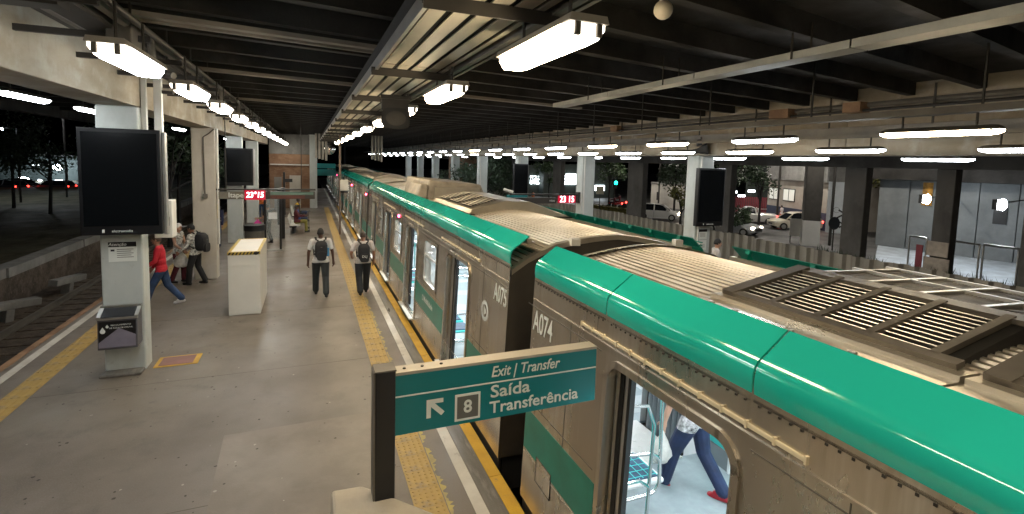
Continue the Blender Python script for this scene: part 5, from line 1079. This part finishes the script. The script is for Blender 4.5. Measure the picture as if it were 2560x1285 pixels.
tree('slim street tree behind the green traffic light', tz(1525, 58), 6.3, 2.2, 'a', 1500, 2); tree('bushy street tree between the white columns', tz(1375, 62), 5.2, 2.4, 'a', 1500, 3); tree('dark street tree beside the white kiosk', tz(1690, 52), 6.5, 2.4, 'b', 1500, 4); tree('small yellowish tree in front of the kiosk', tz(1708, 44), 3.2, 1.3, 'c', 700, 5); tree('dark tree above the low building', tz(1838, 50), 7.0, 2.8, 'b', 1600, 6); tree('palm like tree beside the low building', tz(1905, 46), 6.2, 1.7, 'b', 900, 7); tree('leafy tree behind the underpass lamps', tz(2225, 48), 7.0, 2.2, 'c', 1200, 8); tree('dark bush by the red fence', tz(1862, 41), 2.0, 1.1, 'b', 600, 9)
for i, (px, d_, h) in enumerate(((1170, 40, 4.6), (1215, 38, 5.0), (1250, 44, 4.8), (120, 46, 7), (420, 30, 6.5), (445, 36, 7), (30, 52, 7.5))): tree('dense dark tree in the unlit corner past the far columns' if i < 3 else 'dark tree on the unlit embankment', tz(px, d_, -1.2), h, 2.6 if i < 3 else 3.2, 'b', 1500, 20+i, group='trees past the far columns' if i < 3 else 'trees on the embankment')
# hedge
a, b = onz(1470, 524, ZS), onz(1580, 538, ZS); hd_ = tag(MB().bar((a.x, a.y, ZS+.3), (b.x, b.y, ZS+.3), .5, .6).build('hedge', M('hedge', (.14, .12, .02), .8, var=.6, scale=9, bump=1, bscale=12)), 'clipped yellowish hedge along the street kerb', 'hedge')
mb = MB(); rr = random.Random(5)
for k in range(1500):
    f = rr.random(); p = a.lerp(b, f)+Vector((rr.uniform(-.35, .35), rr.uniform(-.35, .35), 0)); p.z = ZS+rr.uniform(.1, .72); u = Vector((rr.gauss(0, 1), rr.gauss(0, 1), rr.gauss(0, 1))).normalized()*.07; w = u.cross(Vector((.3, .5, .8)))*.6; mb.quad(p-u, p+w, p+u, p-w)
mb.build('leaves', leafm['c'], hd_)
# kiosk building, low building with windows, white wall
def bldg(label, a, b, depth, h, mat, name='building', zs=ZS):
    p, q = onz(*a, zs), onz(*b, zs); d = (q-p); L_ = math.hypot(d.x, d.y); t = thing(name, label, 'building', (p.x, p.y, zs), math.atan2(d.y, d.x)); MB().box(0, L_, 0, depth, 0, h).build('wall', mat, t); return t, L_
wallw = layered('kiosk_wall', (.42, .40, .36), [((.32, .30, .26), .8, .4, .65, one, .8)], rough=.8)
t, L_ = bldg('plain white kiosk building behind the hatchback', (1626, 517), (1708, 523), 4, 2.9, 'kiosk_wall')
MB().box(.7, 1.0, -.03, 0, .9, 1.9).build('poster', 'black', t); MB().box(-.1, L_+.1, -.1, 4, 2.9, 3.05).build('roof', 'concrete_grey', t)
layered('bldg_wall', (.38, .345, .30), [((.28, .25, .21), .8, .4, .65, one, .8)], rough=.8); M('bldg_blue', (.03, .04, .075), .7); M('bldg_clad', (.20, .195, .185), .6, var=.15)
t, L_ = bldg('low pale building with dark blue base and four windows', (1915, 548), (2064, 578), 8, 4.1, 'bldg_wall')
MB().box(0, L_, -.04, 0, 0, 1.5).build('blue_base', 'bldg_blue', t); MB().box(-.05, L_+.05, -.25, 8, 4.1, 5.5).build('cladding', 'bldg_clad', t)
for k in range(30): MB().box(L_*k/30, L_*k/30+.04, -.28, -.25, 4.1, 5.5).build('cladding_rib', 'bldg_clad', t)
for i, (f0, f1) in enumerate(((.04, .22), (.30, .50), (.66, .76), (.79, .92))):
    w = MB().box(L_*f0, L_*f1, -.06, 0, 2.1, 3.3).build('window', 'dark_metal', t); MB().box(L_*f0+.06, L_*f1-.06, -.075, -.06, 2.18, 3.22).build('pane', 'window_dim' if i < 2 else 'window_lit', w)
    MB().box(L_*(f0+f1)/2-.03, L_*(f0+f1)/2+.03, -.09, -.075, 2.1, 3.3).build('mullion', 'dark_metal', w)
# upper office windows further back
t, L_ = bldg('pale green lit office block above the low building', (1860, 530), (2010, 545), 6, 8.4, 'shop_dark')
for k in range(3): w = MB().box(L_*(.3+.2*k), L_*(.3+.2*k)+L_*.18, -.08, 0, 6.2, 8.0).build('window', 'dark_metal', t); MB().box(L_*(.3+.2*k)+.08, L_*(.3+.2*k)+L_*.18-.08, -.1, -.08, 6.3, 7.9).build('pane', 'window_dim', w)
MB().box(L_*.1, L_*.22, -.15, 0, 6.0, 7.9).build('yellow_sign', M('sign_yellow', (.6, .4, .02), .5, emit=.15), t)
t, L_ = bldg('bright white wall with dark graffiti beside the low building', (2062, 580), (2118, 586), 6, 5.2, M('white_wall', (.62, .66, .70), .8, var=.05))
MB().box(0, L_, -.05, 0, 4.2, 5.4).build('upper_band', 'bldg_clad', t)
gf = MB(); rr = random.Random(9); px_ = [(L_*.62+rr.uniform(-.02, .02)+.25*math.sin(k*.9), -.02, .5+k*.13) for k in range(12)]; gf.tube(px_, .06, 5); gf.tube([(L_*.45+.22*math.cos(a), -.02, 1.9+.22*math.sin(a)) for a in [R(x) for x in range(0, 361, 30)]], .012, 4); gf.build('graffiti', 'black', t)
# red fence and lit yard
p = onz(1800, 548, ZS); q = onz(1915, 552, ZS); t = thing('red_fence', 'dark red slatted fence behind the white pickup', 'fence', (p.x, p.y, ZS), math.atan2(q.y-p.y, q.x-p.x)); L_ = (q-p).length; M('fence_red', (.16, .02, .03), .6)
for k in range(24): MB().box(L_*k/24, L_*k/24+.12, 0, .05, 0, 2.3).build('slat', 'fence_red', t)
MB().box(0, L_, -.05, 0, 1.1, 1.2).build('rail', 'alu', t)
for i, (px, py) in enumerate(((1835, 480), (1855, 490), (1880, 478))):
    q = Vector((0, 0, CAMH))+ray(px, py)*52; tt = thing('yard_lamp', 'small white yard lamp behind the dark red fence', 'lamp', q, group='yard lamps behind the red fence'); MB().box(-.45, .45, 0, .1, -.12, .12).build('tube', 'street_glow', tt); MB().tube([(0, .1, 0), (0, .1, ZS-q.z)], .04, 6).build('post', 'dark_metal', tt)
# traffic lights, shop glow, motorbikes
def signal(px, py, d_, mat, label):
    q = Vector((0, 0, CAMH))+ray(px, py)*d_; t = thing('traffic_light', label, 'traffic light', (q.x, q.y, ZS)); h = q.z-ZS
    MB().box(-.22, .22, -.1, .15, h-.6, h+.45).build('housing', 'black', t, bevel=.03); MB().ball((0, -.15, h), .2, .08, .2).build('lens', mat, t); MB().tube([(0, .1, 0), (0, .1, h)], .07, 6).build('pole', 'dark_metal', t)
    for k in (-.3,): MB().ball((0, -.14, h+k), .13, .05, .13).build('lens', 'black_rough', t)
signal(1538, 457, 55, 'go_green', 'green traffic light beside the slim tree'); signal(1576, 454, 56, 'tail_light', 'red traffic light near the grey column'); signal(2232, 470, 44, 'tail_light', 'small red signal light by the underpass')
for i, (px, py, w, h) in enumerate(((1420, 448, 3.0, 1.6), (1345, 450, 2.4, 1.2), (1495, 448, 1.8, 1.4), (1325, 468, 1.5, .8), (1500, 470, 1.6, .8))):
    q = Vector((0, 0, CAMH))+ray(px, py)*75; t = thing('shop_front', 'brightly lit shop front across the junction', 'building', (q.x, q.y, ZS), group='lit shops across the junction'); z = q.z-ZS; MB().box(-w-1, w+1, .2, 4, 0, z+2.2).build('wall', 'shop_dark', t); MB().box(-w/2, w/2, .0, .2, z-h/2, z+h/2).build('lit_sign', 'shop_light' if i != 2 else 'go_green', t)
for i, (px, py) in enumerate(((1548, 522), (1535, 526))):
    q = onz(px, py, ZS); t = thing('motorbike', 'motorbike with a glowing red tail light at the junction', 'motorbike', q, R(120+20*i), group='motorbikes at the junction')
    for x in (-.65, .65): MB().tube([(x, -.06, .32), (x, .06, .32)], .32, 14).build('wheel', 'rubber', t, smooth=True)
    MB().loft([[(x, -w, z-.1), (x, w, z-.1), (x, w*.7, z+.1), (x, -w*.7, z+.1)] for x, w, z in ((-.8, .08, .85), (-.2, .14, .75), (.3, .16, .85), (.6, .08, .8))]).build('body', M('bike_red', (.3, .01, .015), .3), t, smooth=True); MB().box(-.9, -.78, -.1, .1, .75, .9).build('tail_light', 'tail_light', t); MB().tube([(.6, 0, .32), (.5, 0, 1.05)], .04, 6).tube([(.48, -.3, 1.05), (.48, .3, 1.05)], .025, 6).build('handlebar', 'dark_metal', t)
    rd = person('rider in dark clothes on the motorbike with the red tail light', (q.x, q.y, ZS+.30), R(120+20*i-90), 1.7, shirt='maroon', legs='black_cloth', pose='sit', vox=.03, cap='black', sit_z=.50, arms={-1: ((.2, .9, -.6), (0, 1, -.2)), 1: ((.2, .9, -.6), (0, 1, -.2))}, group='riders at the junction', sleeve=1.)
# pedestrians
for i, (px, py, sh, lg, rz, lab) in enumerate(((2072, 577, 'shirt_offwhite', 'blue_cloth', 40, 'pedestrian in a blue skirt against the bright white wall'), (2038, 573, 'black_cloth', 'black_cloth', 120, 'pedestrian in black beside the pale hatchback'), (1952, 557, 'shirt_white', 'orange_cloth', 10, 'pedestrian in white behind the pale hatchback'), (2098, 582, 'black_cloth', 'jeans_dark', 200, 'pedestrian in black under the graffiti'), (2176, 578, 'shirt_white', 'black_cloth', -30, 'pedestrian in white walking past the big dark column'), (1432-100, 512, 'orange_cloth', 'black_cloth', 10, 'distant pedestrian crossing the far junction'))):
    q = onz(px, py, ZS); person(lab, (q.x, q.y, ZS), R(rz), 1.68, shirt=sh, legs=lg, vox=.028, step=.12)
# round sign seen from behind, bollards, small white sign, hydrant post
q = onz(2080, 626, ZS); t = thing('round_sign', 'round black road sign seen from behind above the fence', 'road sign', (q.x, q.y, ZS)); MB().tube([(0, 0, 0), (0, 0, 1.4)], .04, 6).build('post', 'dark_metal', t); MB().loft([[(.32*math.cos(a), y, 1.75+.42*math.sin(a)) for a in [2*math.pi*k/20 for k in range(20)]] for y in (0, .03)]).build('disc', 'black', t); t.rotation_euler = (0, 0, R(-40))
for i, (px, py) in enumerate(((2025, 612), (2012, 608))): q = onz(px, py, ZS); t = thing('bollard', 'white bollard post beside the pale hatchback', 'bollard', q, group='white bollards by the street'); MB().tube([(0, 0, 0), (0, 0, 1.5)], .14, 10).build('post', 'white_plastic', t, smooth=True); MB().ball((0, 0, 1.5), .14).build('cap', 'white_plastic', t, smooth=True)
q = onz(1990, 608, ZS); t = thing('notice_board', 'small white notice board standing in the street', 'board', q, R(-45)); MB().box(-.45, .45, 0, .05, .5, 1.7).build('panel', 'white_board', t); MB().box(-.4, -.34, .05, .1, 0, 1.6).box(.34, .4, .05, .1, 0, 1.6).build('leg', 'dark_metal', t)
q = onx(1500, 476, 20); t = thing('street_plate', 'pale tilted street plate on a thin post above the fence', 'road sign', (q.x, q.y, ZS), R(-30)); MB().box(-.28, .28, 0, .03, q.z-ZS-.28, q.z-ZS+.32).build('plate', M('plate_cream', (.55, .5, .36), .5), t); MB().tube([(0, .05, 0), (0, .05, q.z-ZS)], .03, 6).build('post', 'dark_metal', t)
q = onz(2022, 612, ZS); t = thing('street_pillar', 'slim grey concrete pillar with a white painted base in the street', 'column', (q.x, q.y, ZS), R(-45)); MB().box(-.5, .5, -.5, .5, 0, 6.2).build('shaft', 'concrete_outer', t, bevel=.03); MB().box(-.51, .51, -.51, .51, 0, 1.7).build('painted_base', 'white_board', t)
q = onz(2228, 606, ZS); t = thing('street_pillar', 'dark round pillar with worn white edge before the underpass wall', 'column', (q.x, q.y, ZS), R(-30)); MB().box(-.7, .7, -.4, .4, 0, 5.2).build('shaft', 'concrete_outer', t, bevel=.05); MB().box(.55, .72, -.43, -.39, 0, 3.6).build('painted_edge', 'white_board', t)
# underpass walls, floodlights, handrails
layered('underpass', (.17, .185, .19), [((.12, .13, .135), .6, .4, .65, one, .8), ((.22, .23, .235), 2.5, .5, .7, one, .4)], rough=.7)
p, q = onz(2186, 612, ZS), onz(2640, 672, ZS); t = thing('underpass_wall', 'grey concrete underpass wall lit by floodlights', 'wall', (p.x, p.y, ZS), math.atan2(q.y-p.y, q.x-p.x)); L_ = (q-p).length
n_ = 5
for k in range(n_): MB().box(L_*k/n_+.02, L_*(k+1)/n_-.02, 0, .5, 0, 4.6).build('wall_panel', 'underpass', t, bevel=.02)
MB().box(L_*.68, L_*.75, -.05, 0, 2.2, 3.2).build('vent', 'black', t); MB().box(L_*.93, L_*.99, -.05, 0, 2.0, 3.0).build('vent', 'black', t)
MB().box(-.4, L_, -.6, 1.2, 4.62, 5.6).build('ceiling_beam', 'concrete_dark', t)
MB().box(L_*.28, L_*.34, -.04, 0, 3.0, 4.5).build('poster', M('poster_orange', (.45, .22, .03), .6, var=.5, scale=3), t)
pa = [onz(2190, 645, ZS), onz(2560, 700, ZS)]
st_ = struct(MB().poly([onz(2195, 612, ZS+.004), onz(2560, 655, ZS+.004), onz(2700, 760, ZS+.004), onz(2180, 680, ZS+.004)]).build('pavement', M('pavement_pale', (.36, .40, .44), .6, var=.25, scale=1.2)))
for i, (px, py) in enumerate(((2318, 498), (2507, 512))):
    q = onx(px, py, 33 if i == 0 else 31); t = thing('floodlight', 'bright white floodlight on the first underpass bay' if i == 0 else 'bright white floodlight on the second underpass bay', 'floodlight', q); MB().ball((0, 0, 0), .28, .12, .28).build('lens', 'flood', t, smooth=True); MB().box(-.25, .3, .1, .3, -.25, .25).build('housing', 'dark_metal', t); MB().tube([(0, .3, 0), (5, .9, .2)], .04, 6).build('bracket', 'dark_metal', t)
for i, (a, b) in enumerate((((2275, 590), (2318, 596)), ((2380, 602), (2450, 612)), ((2460, 612), (2548, 622)))):
    p, q = onx(*a, 27), onx(*b, 27); t = thing('handrail', 'pale steel handrail in front of the underpass wall', 'handrail', (p.x, p.y, ZS), group='handrails by the underpass'); MB().tube([(0, 0, p.z-ZS), (q.x-p.x, q.y-p.y, q.z-ZS)], .05, 6).tube([(0, 0, 0), (0, 0, p.z-ZS)], .04, 6).tube([(q.x-p.x, q.y-p.y, 0), (q.x-p.x, q.y-p.y, q.z-ZS)], .04, 6).build('rail', 'alu', t)
# cardboard and red post against the fence column
q = onx(2345, 640, 15.9); t = thing('poster_column', 'stack of pasted posters and cardboard on the dark column', 'posters', (15.85, q.y, 0)); MB().box(-.03, 0, -.3, .3, .9, 1.3).box(-.025, 0, -.25, .25, 1.35, 1.75).build('sheet', M('card', (.30, .25, .2), .8, var=.3), t); MB().box(-.03, 0, .34, .5, .2, 1.6).build('red_strip', 'fence_red', t)
# street lamps lighting the road (the glow the photograph shows on cars and asphalt); the last is added, head out of view, to brighten the embankment
for i, (px, d_) in enumerate(((1650, 60), (1950, 52), (1480, 66), (2088, 40), (165, 62))):
    r_ = tz(px, d_); t = thing('street_lamp', 'tall street lamp standing above the road' if i < 4 else 'tall lamp added with its head out of view to brighten the dark embankment', 'street lamp', r_, group='tall street lamps above the road' if i < 4 else None); MB().tube([(0, 0, 0), (0, 0, 9)], .09, 8).build('pole', 'dark_metal', t); MB().tube([(0, 0, 9), (-1.4, -1.2, 9.3)], .05, 6).build('arm', 'dark_metal', t); MB().box(-1.9, -1.2, -1.4, -1.0, 9.2, 9.35).build('lamp_head', 'road_lamp' if i < 4 else 'flood', t)
for o in bpy.data.objects:
    for k in ('wr-1', 'wr1', 'chest'):
        if k in o: del o[k]
